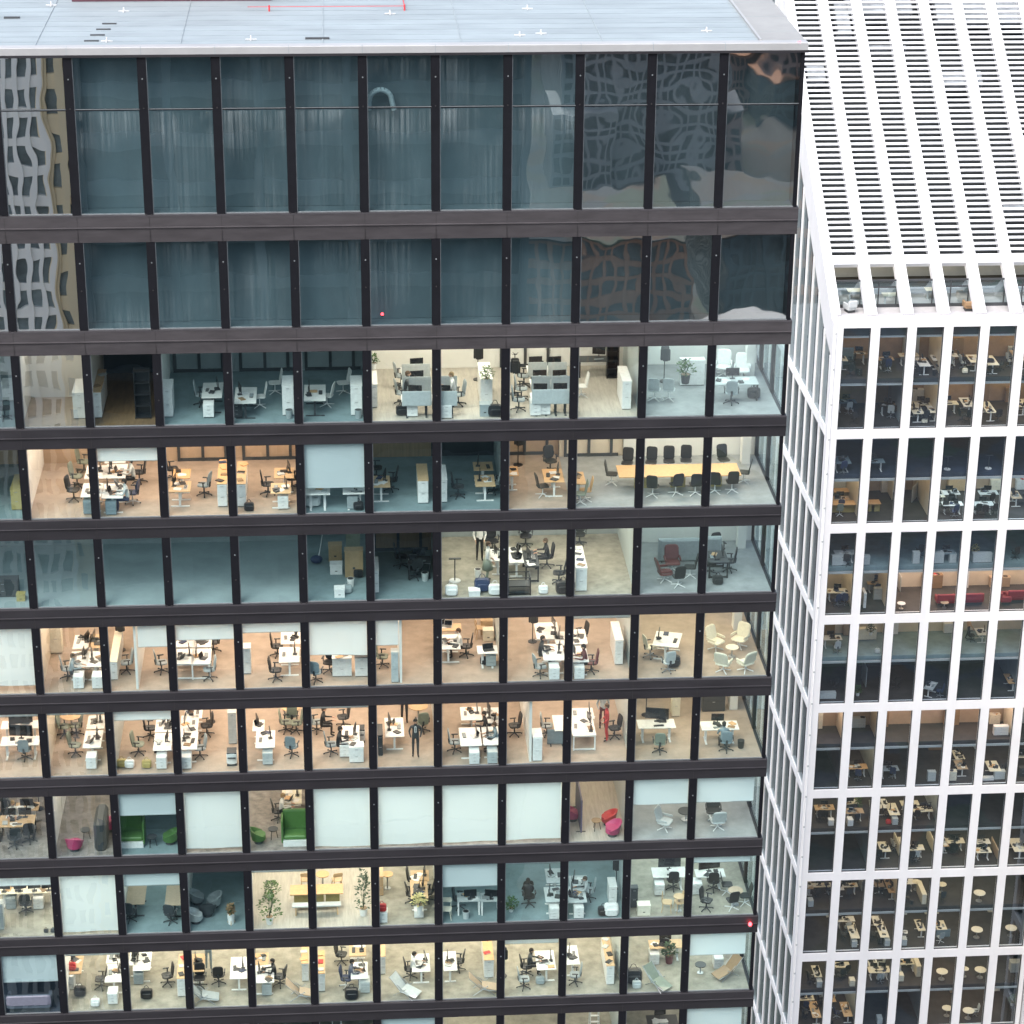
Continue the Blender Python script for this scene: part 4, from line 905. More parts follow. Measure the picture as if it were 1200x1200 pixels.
    T = {
     'ped': lambda: (('ped', g('c', 'white')), lambda: P_ped(g('c', 'white')), .0, 'drawer unit', f"{cn(g('c', 'white'))} drawer unit under desk end", 'drawer units'),
     'plant': lambda: (('plant', g('h', '1'), g('pot', 'white'), g('leaf', 'leaf'), g('sp', '.3')), lambda: P_plant(fl('h', 1), g('pot', 'white'), fl('pr', .16), fl('ph', .3), g('leaf', 'leaf'), fl('sp', .3), int(px)), fl('z', 0), 'plant', f"{'flowering' if g('leaf','leaf')=='petal' else 'tall leafy' if fl('h',1)>1.3 else 'green leafy'} plant in {cn(g('pot','white'))} pot", 'potted plants'),
     'bag': lambda: (('bag', g('c', 'black'), g('s', '1')), lambda: P_bag(g('c', 'black'), fl('s', 1)), fl('z', 0), 'bag', f"{cn(g('c','black'))} bag {'on the cabinet' if fl('z',0) else 'left on the floor'}", 'bags'),
     'bin': lambda: (('bin', g('c', 'grey')), lambda: P_bin(g('c', 'grey')), 0, 'bin', f"{cn(g('c','grey'))} round waste bin", 'waste bins'),
     'box': lambda: (('box', g('w', '.5'), g('h', '.4'), g('c', 'white')), lambda: P_box(fl('w', .5), fl('d', .4), fl('h', .4), g('c', 'white')), fl('z', 0), 'box', f"{cn(g('c','white'))} lidded storage box on the floor", 'storage boxes'),
     'rt': lambda: (('rt', g('w', '.8'), g('c', 'wood'), 'low' in o), lambda: P_rt(fl('w', .8), g('c', 'wood'), 'low' in o), .45 if 'low' in o else .74, 'round table', f"{'low ' if 'low' in o else ''}{cn(g('c','wood'))} round table on pedestal", 'round tables'),
     'stool': lambda: (('stool', g('c', 'charcoal')), lambda: P_stool(g('c', 'charcoal')), .47, 'stool', f"{cn(g('c','charcoal'))} round stool table", 'stools'),
     'sofa': lambda: (('sofa', g('w', '1.8'), g('c', 'grey')), lambda: P_sofa(fl('w', 1.8), g('c', 'grey'), fl('b', .5)), .4, 'sofa', f"{cn(g('c','grey'))} sofa with armrests", 'sofas'),
     'booth': lambda: (('booth', g('c', 'green')), lambda: P_booth(g('c', 'green')), 0, 'booth sofa', f"high-backed {cn(g('c','green'))} booth sofa on white base", 'booth sofas'),
     'coat': lambda: (('coat', g('c', 'black')), lambda: P_coat(g('c', 'black')), 0, 'coat stand', f"coat stand with {cn(g('c','black'))} coat", 'coat stands'),
     'stand': lambda: (('stand',), P_stand, 0, 'stand', 'thin dark stand on round white base', 'stands'),
     'shelf': lambda: (('shelf', g('w', '.8'), g('h', '2'), g('c', 'black')), lambda: P_shelf(fl('w', .8), fl('d', .4), fl('h', 2), g('c', 'black')), 0, 'shelf', f"open {cn(g('c','black'))} shelf unit", 'shelf units'),
     'rack': lambda: (('rack',), lambda: P_rack(fl('w', .9), .6, fl('h', .8)), 0, 'rack', 'open black metal rack', 'racks'),
     'ladder': lambda: (('ladder',), P_ladder, 0, 'ladder', 'white step ladder behind the glass', 'ladders'),
     'plank': lambda: (('plank',), P_plank, 0, 'ladder', 'small wooden ladder leaning at drawn blind', 'ladders'),
     'vac': lambda: (('vac',), P_vac, 0, 'vacuum cleaner', 'dark blue vacuum cleaner with upright tube', 'vacuum cleaners'),
     'panel': lambda: (('panel', g('w', '2'), g('h', '1'), g('d', '.1'), g('c', 'grey')), lambda: P_panel(fl('w', 2), fl('d', .1), fl('h', 1), g('c', 'grey')), 0, 'screen', f"{cn(g('c','grey'))} free-standing screen panel", 'screen panels'),
     'pstand': lambda: (('pstand',), P_pstand, 0, 'planter', 'white planter on three wooden legs', 'planters'),
     'printer': lambda: (('printer', g('c', 'white')), lambda: P_printer(g('c', 'white')), 0, 'printer', f"{cn(g('c','white'))} floor printer", 'printers'),
     'bench': lambda: (('bench', g('w', '2')), lambda: P_bench(fl('w', 2), g('c', 'palegrey')), .45, 'bench', f"long {cn(g('c','palegrey'))} bench on wooden legs", 'benches'),
     'conf': lambda: (('conf', g('w', '5')), lambda: P_conf(fl('w', 5), fl('d', 1.3), g('c', 'orange')), .74, 'conference table', f"long {cn(g('c','orange'))} conference table", 'conference tables'),
    }[kind]()
    key, fn, h, cat, desc, grp = T
    p = pos(h); p.y = max(p.y, Y0+.35)
    if kind in ('plant', 'bag', 'box') and fl('z', 0): p.z = fz+fl('z', 0)
    put(key, fn, p, rz, cat, desc, grp, wh(p))
def plan(text, white=False):
    cur = None
    for ln in text.strip().splitlines():
        ln = ln.strip()
        if not ln: continue
        if ln[0] == '=':
            cur = ln[1:].split(); continue
        for part in ln.split(';'):
            a = part.split()
            if not a: continue
            o = dict(x.split('=') if '=' in x else (x, 1) for x in a[4:])
            if white:
                n, st = int(cur[0]), int(cur[1]); px = float(a[1]); pz = onz(px, float(a[2]), WFZ[n, st])
                col = max(0, min(WN-1, int((pz.x-WX0+.3)//WP)))
                item(a[0], WFZ[n, st], px, float(a[2]), a[3], o, ('w', n, st, col))
            else: item(a[0], floorz(int(cur[0])), float(a[1]), float(a[2]), a[3], o, ('d', int(cur[0])))
plan("""
= 3
cab 94 491 F w=.5 d=1.6 ; cab 115 490 F w=.32 d=2.6 tp=wood k=2 ; shelf 168 491 F w=.62 h=2 c=black ; cab 12 470 F w=.6 d=.5 h=.8
chair 5 478 R t=o c=black
cab 197 489 F w=.4 d=1.1 h=1.2 ; desk 249 457 L w=1.7 d=.8 l=b c=offwhite k=1 ; ped 245 487 F ; chair 236 462 R c=grey
desk 288 463 R w=1.8 d=.85 l=b c=offwhite k=1 ; chair 304 464 L t=c c=offwhite ; ped 278 487 F c=charcoal ; cab 338 487 F w=.45 d=1.2 h=1.25 ; bin 339 490 F ; chair 322 448 L t=c c=offwhite
desk 369 460 R w=1.8 d=.85 l=b c=offwhite k=1 ; chair 383 463 L t=c c=offwhite ; cab 418 487 F w=.45 d=1.2 h=1.25 ; bin 420 490 F ; chair 402 448 L t=c c=offwhite
cab 439 478 F w=.24 d=1.6 h=1 ; plant 438 432 F h=.6 ph=.25 z=1.0 pr=.12 sp=.22
desk 488 466 F w=1.2 d=.8 l=b s=-1 m=1 ; desk 488 449 F w=1.2 d=.8 l=b s=-1 m=1 ; desk 487 434 F w=1.2 d=.8 l=b s=-1 m=1 k=3 ; desk 521 466 F w=1.0 d=.8 l=b s=-1 m=1 ; desk 521 448 F w=1.0 d=.8 l=b s=-1 m=0
ped 483 486 F ; ped 523 488 F ; person 474 448 R c=charcoal hr=brown ; chair 471 460 R c=grey ; chair 470 440 R c=grey ; bag 471 486 F s=1.2 ; person 533 449 L c=white hr=fair ; chair 537 462 L c=grey
cab 570 476 F w=.48 d=2 h=1.15 ; plant 570 449 F h=.7 ph=.2 z=1.15 pr=.12 sp=.3 ; box 568 486 F w=.4 h=.5 c=grey ; bag 580 487 F s=1.4 ; coat 560 445 F
desk 634 465 F w=.82 d=.8 l=b s=-1 k=1 ; desk 657 465 F w=.82 d=.8 l=b s=-1 k=1 ; desk 633 448 F w=.82 d=.8 l=b s=-1 ; desk 656 448 F w=.82 d=.8 l=b s=-1 ; desk 629 432 F w=.82 d=.8 l=b s=-1 ; desk 652 432 F w=.82 d=.8 l=b s=-1
ped 627 485 F ; ped 638 484 F ; chair 611 455 R c=grey ; chair 608 468 R c=grey ; chair 614 440 R c=grey ; coat 603 462 F ; chair 681 452 L t=c c=offwhite
cab 734 480 F w=.36 d=1.8 h=1.2 ; shelf 718 444 F w=.5 h=1.6 c=black ; desk 700 420 F w=1.6 d=.7 c=charcoal l=k m=1 k=0
cab 811 452 F w=1.0 d=.4 h=1.1 ; plant 803 449 F h=1.0 ph=.38 z=1.1 pr=.2 sp=.36 pot=charcoal ; coat 778 447 F c=charcoal ; chair 767 456 A t=c c=palegrey ; chair 784 456 A t=c c=palegrey
desk 860 446 F w=1.9 d=.9 c=palegrey l=k k=5 m=1 ; chair 848 428 F t=l c=white ; chair 870 432 F t=l c=white ; chair 857 460 A c=grey ; bag 883 466 F s=1.3
= 4
cab 20 598 F w=.42 d=1.6 h=.9 c=yellow
desk 108 574 L w=1.4 d=.8 m=1 k=3 ; desk 112 553 L w=1.4 d=.8 m=1 k=3 ; desk 133 575 R w=1.5 d=.85 m=1 k=4 ; desk 136 552 R w=1.5 d=.85 m=2 k=4 ; desk 136 536 R w=1.2 d=.85 m=1 k=3 ; chair 90 558 R c=greygreen ; chair 86 574 R c=black ; chair 98 541 R c=greygreen
person 150 574 L c=palegrey tr=navy ; chair 155 577 L c=navy ; person 157 550 L c=palegrey ; chair 163 553 L c=black ; ped 105 600 F c=bluegrey ; ped 131 601 F c=bluegrey
desk 211 570 R w=1.1 d=.85 c=wood k=2 ; desk 213 555 R w=1.0 d=.7 c=orange m=0 k=1 ; chair 239 568 L c=bluegrey ; chair 202 549 R c=black
cab 261 594 F w=.38 d=2.6 h=1 tp=orange k=4 ; cab 283 594 F w=.38 d=2.4 h=1 tp=wood k=3
desk 329 572 L w=1.1 d=.8 c=wood k=3 ; desk 333 554 L w=1.1 d=.8 c=wood k=2 ; ped 332 594 F ; chair 314 567 R c=black ; chair 342 560 L c=black ; bag 292 598 F
desk 372 580 F w=1.0 d=.7 m=0 k=2 ; bag 366 592 F c=palegrey s=1.8 ; desk 415 578 F w=.9 d=.6 ; ped 413 594 F c=grey ; bag 420 597 F
desk 446 564 L w=1.2 d=.75 c=wood ; chair 458 562 L c=black ; cab 496 590 F w=.42 d=1.8 h=1 tp=wood ; chair 441 548 R c=black
cab 520 589 F w=.28 d=1.6 h=1 ; chair 537 570 R c=charcoal ; desk 568 563 R w=1.2 d=.8 c=wood k=2 ; desk 566 546 R w=.9 d=.8 c=wood m=1 k=0 ; chair 579 565 L c=grey
desk 648 557 L w=1.4 d=.8 c=orange k=2 ; chair 636 569 R t=c c=black ; chair 645 540 F c=black ; coat 607 545 F ; desk 600 552 R w=1 d=.5 c=orange k=1 m=0
desk 678 560 R w=1.3 d=.5 c=orange k=1 m=0 ; chair 686 574 L t=c c=orange ; chair 683 590 L t=c c=greygreen
conf 795 551 F w=5 ; chair 735 542 F t=c ; chair 763 541 F t=c ; chair 784 540 F t=c ; chair 804 539 F t=c ; chair 848 538 F t=c ; chair 717 555 R t=c ; chair 765 569 A t=c ; chair 792 567 A t=c ; chair 815 567 A t=c ; chair 838 565 A t=c ; chair 858 564 A t=c ; chair 872 553 L t=c
= 5
cab 4 700 F w=1.2 d=.6 h=.7 c=charcoal ; box 25 703 F w=.34 d=.3 h=.32 c=yellow
box 393 656 F w=.55 h=.75 c=card ; box 415 674 F w=.75 h=1.2 c=card ; box 394 671 F w=.5 h=.45 c=white ; box 414 655 F w=.6 h=1.5 c=greygreen ; box 398 698 F w=.42 h=.38 c=white ; vac 371 660 F ; bin 411 687 F c=white ; bag 420 676 F ; bag 407 694 F c=grey
desk 491 656 F w=.95 d=.75 c=charcoal l=k ; chair 470 652 R c=black ; chair 487 666 A c=black ; cab 441 695 F w=.22 d=1.4 h=1 ; bin 498 680 F c=palegrey
stand 533 681 F ; person 571 681 R p=stand c=white tr=greygreen hr=brown sk ; person 562 656 F p=stand c=white tr=black hr=dark ; chair 577 634 F c=black ; desk 583 650 R w=1.2 d=.6 c=white k=4 ; bag 565 692 F c=navy s=1.6 ; bag 580 697 F c=white s=1.3 ; box 556 698 F w=.45 h=.25 ; bag 529 697 F c=white s=1.3 ; bin 560 676 F c=white
rack 608 694 F ; desk 622 654 R w=1.6 d=.6 c=charcoal k=5 m=1 l=k ; desk 604 650 L w=1.6 d=.6 c=white k=5 m=1 ; chair 641 652 L ; chair 655 671 L ; bag 660 696 F s=1.5 ; bag 637 697 F c=white ; chair 616 628 F ; person 643 643 L c=black hr=brown
cab 681 693 F w=.46 d=2.2 h=1.05 k=4 ; chair 679 626 F ; bag 679 690 F
panel 797 657 F w=1.9 d=.3 h=1.0 c=grey ; panel 832 656 F w=.9 d=.3 h=1.05 c=grey ; chair 779 669 R t=l c=darkred ; chair 788 657 F t=l c=darkred ; chair 795 675 A t=c ; chair 809 664 L t=c
desk 840 652 L w=1.2 d=.85 c=charcoal l=k k=2 ; chair 855 657 L ; chair 832 660 R ; chair 842 642 F ; bag 841 684 F s=1.1
= 6
cab 66 766 F w=.5 d=.6 h=1.5 c=cream ; desk 93 772 L w=1.4 d=.75 k=2 ; desk 113 772 R w=1.4 d=.75 k=2 ; desk 113 751 R w=1.3 d=.6 c=wood m=1 k=2 ; desk 97 752 L w=1.3 d=.75 ; person 82 778 R c=grey hr=brown ; ped 93 804 F ; ped 115 804 F ; chair 79 783 R c=grey
cab 134 797 F w=.3 d=3.2 h=.85 tp=cream ; coat 142 762 F ; chair 148 776 L c=grey ; chair 189 776 R c=grey
desk 216 769 L w=1.4 d=.8 l=f k=3 ; desk 236 769 R w=1.4 d=.8 l=f k=3 ; desk 218 750 L w=1.3 d=.8 l=f ; desk 237 750 R w=1.3 d=.8 l=f ; chair 245 784 L c=grey ; chair 250 752 L c=black
cab 290 790 F w=.32 d=.5 h=1.2 ; desk 339 767 L w=1.4 d=.85 k=0 ; desk 341 747 L w=1.2 d=.85 k=1 ; chair 325 757 R ; chair 323 785 R
cab 401 793 F w=.8 d=.45 h=.85 k=2 ; cab 424 793 F w=.55 d=.45 h=.9 tp=charcoal ; chair 370 788 A c=bluegrey ; chair 386 776 F
chair 448 769 R c=greygreen ; cab 463 800 F w=.3 d=.4 h=1.4 c=palegrey
desk 525 752 R w=1.4 d=1.0 k=4 ; person 541 748 L c=white hr=brown ; chair 546 757 L ; desk 571 761 F w=.85 d=.75 m=0 k=1 ; ped 575 778 F c=grey ; box 572 749 F w=.45 h=.5 c=cream ; chair 563 735 R t=w c=wood ; box 570 742 F w=.5 h=.7 c=wood ; desk 524 735 F w=1.2 d=.7 c=wood m=0 ; bag 568 778 F
desk 648 764 L w=1.5 d=.9 k=2 ; desk 641 739 L w=1.6 d=1.0 k=3 m=2 ; desk 657 748 R w=1.3 d=.5 k=4 ; ped 650 799 F ; chair 633 781 R c=grey ; coat 624 752 F ; desk 677 766 R w=1.5 d=.8 k=4 ; desk 676 746 R w=1.4 d=.8 ; ped 679 797 F ; person 688 769 L c=darkred hr=dark ; chair 693 776 L c=darkred ; bag 680 777 F s=1.3 ; cab 725 779 F w=.34 d=1.8 h=1.15 ; chair 681 744 L ; person 632 757 R c=black hr=dark
desk 782 749 75 w=1.4 d=1.1 k=3 l=T ; chair 762 758 R t=o c=cream ; chair 783 775 A t=o c=palegrey ; bag 789 780 F s=1.4
chair 839 750 40 t=l c=cream ; chair 867 747 -40 t=l c=cream ; chair 848 776 150 t=l c=cream ; chair 874 775 210 t=l c=cream ; rt 858 758 F w=.55 c=cream low
= 7
desk 24 868 F w=1.6 d=.8 m=1 B k=2 ; desk 24 849 A w=1.6 d=.7 m=1 B k=1 ; chair 29 878 A c=bluegrey
rt 83 838 F w=.9 c=wood ; chair 75 851 R c=greygreen ; chair 89 850 L c=greygreen ; chair 88 873 R c=greygreen ; desk 109 866 L w=1.5 d=.75 k=2 ; desk 113 846 L w=1.2 d=.75 ; ped 108 898 F
chair 162 872 R c=greygreen ; desk 191 869 L w=1.5 d=.75 k=3 ; desk 193 848 L w=1.5 d=.75 k=3 ; ped 190 898 F ; box 188 880 F w=.5 h=.6 c=black ; bag 143 898 F c=yellow ; bag 172 899 F c=yellow ; bag 152 899 F c=white ; chair 176 853 R c=black
desk 221 868 R w=1.5 d=.75 k=3 ; desk 222 848 R w=1.5 d=.75 k=4 ; desk 227 834 R w=1.2 d=.75 k=3 ; ped 219 898 F ; chair 234 876 L c=grey ; coat 247 846 F c=greygreen ; chair 242 850 L ; printer 272 895 F ; cab 273 872 F w=.35 d=.4 h=1.5 c=palegrey
desk 311 866 L w=1.5 d=.8 k=3 ; desk 303 850 R w=1 d=.5 ; rt 341 828 F w=.85 c=wood ; chair 335 846 R c=greygreen ; chair 347 847 L c=greygreen ; chair 341 838 A c=greygreen ; chair 342 874 A c=bluegrey ; ped 314 893 F c=palegrey
person 395 863 R c=black ; chair 388 872 R c=bluegrey ; desk 411 860 L w=1.5 d=.75 k=2 ; cab 418 894 F w=.6 d=.5 h=.75 k=1 ; person 376 840 R c=black hr=brown ; chair 371 846 R c=grey ; chair 402 840 L c=black ; printer 422 868 F ; ped 404 884 F
desk 462 852 R w=1.7 d=.8 m=2 k=4 ; person 487 886 F p=stand c=charcoal tr=charcoal hr=dark ; rt 490 827 F w=.85 c=wood ; person 474 846 F p=stand c=black tr=black hr=dark ; chair 495 846 A c=greygreen ; cab 446 886 F w=.2 d=1 h=1 c=charcoal ; bag 463 862 F c=blue s=.7
chair 533 869 R c=grey ; desk 551 863 L w=1.6 d=.9 m=1 k=1 ; desk 575 862 R w=1.6 d=.7 k=5 m=1 ; desk 552 836 L w=1.2 d=.9 m=1 ; desk 577 838 R w=1.4 d=.7 k=5 m=2 ; ped 556 896 F ; ped 577 894 F c=palegrey ; chair 573 850 L c=black ; chair 584 866 L c=bluegrey ; person 583 858 L c=bluegrey hr=brown ; person 571 845 L c=black
cab 630 894 F w=.4 d=.8 h=1.15 ; desk 656 847 R w=1.4 d=.55 k=0 m=0 ; panel 652 872 F w=.8 d=.05 h=.7 c=bluegrey ; chair 641 850 R c=grey ; chair 603 850 L c=black
desk 683 852 L w=1.5 d=1.0 l=f m=2 k=4 ; person 711 868 L p=stand c=red tr=red hr=brown ; person 706 853 F p=stand c=grey tr=darkred hr=brown ; chair 720 853 L c=black ; desk 682 836 L w=1 d=1 l=f
desk 769 848 F w=1.6 d=.8 B k=1 ; chair 773 870 A c=greygreen ; coat 757 838 F c=charcoal ; cab 792 840 F w=.35 d=.5 h=1.2 c=cream
desk 843 850 F w=1.6 d=.8 k=5 ; person 850 863 A c=bluegrey tr=black hr=dark ; chair 851 868 A c=bluegrey ; bin 868 876 F c=black ; cab 836 834 F w=1 d=.4 h=1.1 c=charcoal
= 8
desk 20 962 F w=1.5 d=1.0 c=wood k=4 m=2 l=k ; person 16 948 F c=white hr=fair ; desk 32 945 A w=1 d=.7 c=wood k=3 ; chair 17 981 A c=charcoal ; chair 34 975 A c=black ; coat 46 948 F c=black ; person 5 938 F c=black
chair 87 985 A t=e c=pink ; stool 100 972 F ; panel 120 985 R w=1.8 d=.5 h=1.25 c=charcoal ; chair 127 962 L t=e c=pink ; cab 71 955 F w=.2 d=1.5 h=1.5 c=white
booth 155 988 F c=green ; stool 178 980 F ; chair 199 977 L t=e c=green
chair 303 976 R t=e c=green ; stool 320 971 F ; desk 342 933 L w=1.3 d=.85 c=cream k=3 m=1 ; person 328 941 R c=white hr=fair ; chair 326 950 R c=charcoal ; booth 346 986 F c=green
plank 447 984 F
stool 699 961 F c=brown ; chair 713 955 L t=e c=red ; chair 719 973 L t=e c=pink ; panel 678 960 R w=2.4 d=.1 h=1.6 c=purple ; chair 671 950 R t=e c=pink
chair 779 961 60 t=l c=palegrey ; rt 804 950 F w=.7 c=charcoal low ; chair 841 960 A t=l c=palegrey ; chair 836 948 F t=l c=charcoal
= 9
desk 16 1042 A w=1.3 d=.75 c=cream k=4 m=2 ; desk 50 1041 A w=1.2 d=.75 c=cream k=3 m=2 ; ped 14 1062 F c=grey ; ped 46 1062 F ; chair 30 1058 A c=charcoal ; cab 1 1090 F w=.3 d=.4 h=1.3 c=palegrey ; bag 54 1093 F s=.5 ; bag 62 1093 F s=.5 c=charcoal
desk 160 1048 R w=1.6 d=.8 c=tan m=0 k=0 l=b ; desk 205 1049 L w=1.6 d=.8 c=tan m=0 k=0 l=b ; chair 152 1068 A c=charcoal ; chair 200 1070 A c=charcoal
chair 231 1048 R t=e c=grey ; chair 250 1052 L t=e c=grey ; chair 243 1062 A t=e c=charcoal ; chair 229 1070 R t=e c=palegrey ; pstand 271 1082 F
plant 316 1082 F h=1.5 ph=.35 sp=.5 pr=.18 ; conf 371 1042 F w=2.3 d=.8 c=orange ; bench 371 1060 F w=2.1 ; rt 378 1024 F w=.6 c=orange ; chair 358 1030 A t=w c=wood ; chair 395 1030 A t=w c=wood
plant 426 1072 F h=2.2 ph=.35 sp=.32 pr=.2 leaf=leaf_dark ; plant 318 1052 F h=.8 ph=.3 z=.0 pr=.15 sp=.4
desk 491 1042 L w=1.5 d=.75 c=wood k=4 ; desk 492 1026 L w=.9 d=.8 c=wood m=1 ; chair 483 1047 R ; chair 501 1045 L ; chair 484 1030 R ; plant 492 1074 F h=.95 ph=.45 sp=.28 pr=.15 leaf=petal z=.35 ; cab 491 1076 F w=.4 d=.4 h=.35 ; cab 449 1082 F w=.38 d=.4 h=.55 ; bag 448 1077 F c=red z=.56 ; cab 446 1050 F w=.25 d=1 h=1 c=wood ; rt 454 1024 F w=.5 c=orange
desk 549 1051 A w=1.0 d=.7 l=f c=palegrey k=2 ; desk 574 1051 A w=.8 d=.7 l=f c=palegrey k=2 ; bin 546 1076 F c=palegrey ; chair 524 1073 F t=w c=cream ; chair 538 1053 R c=charcoal
chair 620 1050 F ; desk 649 1048 R w=1.2 d=.8 c=palegrey k=2 ; desk 650 1026 R w=1.2 d=.8 c=palegrey ; ped 649 1074 F ; plant 599 1068 F h=.7 ph=.2 sp=.3
desk 676 1050 R w=1.3 d=.8 c=palegrey k=4 ; desk 678 1033 R w=1 d=.8 c=palegrey ; ped 678 1075 F ; chair 690 1043 L c=grey ; cab 718 1060 F w=.34 d=.8 h=.9 ; bag 717 1076 F c=white s=1.6 ; bag 708 1078 F s=1.2 ; coat 722 1040 F ; bag 679 1082 F c=palegrey ; person 619 1042 A c=black hr=dark ; person 689 1038 L c=palegrey hr=brown
desk 784 1022 F w=1.5 d=.85 B k=1 c=offwhite ; ped 772 1046 F ; chair 789 1031 A ; chair 783 1062 R t=w c=wood ; chair 797 1058 L t=w c=wood ; rt 796 1050 F w=.5 c=wood ; box 754 1070 F w=.55 h=.5 c=cream ; cab 743 1064 F w=.3 d=.3 h=1.0 c=charcoal
desk 832 1023 F w=1.3 d=.7 c=offwhite B ; ped 816 1045 F ; chair 836 1032 A ; rt 862 1043 F w=.65 c=tan ; chair 852 1036 R t=c ; chair 873 1049 L t=c ; chair 858 1054 A t=c ; chair 828 1055 60
= 10
sofa 35 1172 A w=1.9 c=lilac
desk 88 1130 R w=1.5 d=.65 c=wood k=3 m=0 ; bag 84 1136 F c=red z=.73 ; chair 118 1147 L ; desk 134 1140 L w=1.4 d=.75 k=3 ; desk 135 1122 L w=.9 d=.75 m=1 ; ped 133 1173 F ; bag 94 1166 F s=1.3 ; cab 83 1160 F w=.3 d=.6 h=.7 ; bag 112 1178 F c=white
desk 167 1126 R w=1.5 d=.75 k=3 ; desk 157 1122 L w=1.2 d=.4 k=3 ; chair 196 1143 L ; cab 213 1168 F w=.34 d=1.9 h=.95 tp=wood k=3 ; bag 172 1169 F s=1.3 ; ped 163 1150 F c=grey
desk 232 1128 R w=1.4 d=.6 c=wood k=4 ; person 245 1136 A p=stand c=bluegrey tr=bluegrey hr=dark ; chair 256 1142 A ; desk 280 1134 L w=1.7 d=.75 k=3 ; chair 234 1146 F ; chair 237 1163 R t=r c=grey
desk 310 1141 R w=1.4 d=.85 k=4 ; desk 304 1124 R w=1 d=.8 k=2 c=wood ; person 323 1134 L c=black hr=dark ; chair 328 1144 L ; chair 351 1164 R t=r c=tan ; cab 358 1150 F w=.3 d=1.8 h=.95 tp=orange k=3 ; ped 313 1163 F c=palegrey
cab 377 1162 F w=.3 d=1.8 h=.95 tp=orange k=3 ; person 409 1135 R c=lilac tr=navy hr=dark ; chair 406 1146 R c=navy ; desk 421 1137 L w=1.3 d=.75 k=3 ; desk 419 1112 L w=1.1 d=.75 c=wood m=1 ; bag 412 1170 F s=1.5 ; chair 400 1118 R ; ped 428 1160 F c=palegrey
desk 493 1128 L w=1.4 d=.8 k=4 ; person 482 1126 R c=white hr=dark ; chair 481 1135 R ; chair 474 1159 60 t=r c=palegrey ; cab 449 1142 F w=.22 d=2 h=.95 tp=wood
desk 527 1126 R w=1.5 d=.6 k=3 ; chair 537 1126 L ; cab 573 1146 F w=.42 d=2.2 h=.95 tp=orange k=2 ; chair 566 1160 R t=r c=tan ; coat 589 1144 F
chair 617 1132 R ; desk 639 1125 L w=1.5 d=.85 k=4 ; bag 633 1152 F c=grey ; chair 614 1147 R c=grey ; person 619 1122 R c=charcoal hr=dark
desk 670 1119 R w=1.5 d=.6 k=2 ; cab 715 1154 F w=.34 d=2.4 h=1.0 tp=wood k=4 ; chair 674 1142 L c=grey
desk 780 1106 F w=1.5 d=.7 k=4 c=wood ; plant 784 1128 F h=1.0 ph=.45 pr=.2 sp=.3 pot=darkred leaf=leaf_dark ; ped 766 1127 F ; chair 771 1152 40 t=r c=greygreen ; bag 742 1150 F s=1.9 ; bag 746 1157 F c=palegrey
ped 841 1132 F ; chair 853 1133 -60 t=r c=brown ; rt 821 1130 F w=.5 c=charcoal low
= 11
ladder 395 1216 F ; ladder 696 1212 F ; desk 776 1196 F w=1.4 d=.9 c=charcoal k=3 ; desk 30 1206 F w=1.5 c=wood k=2
""")
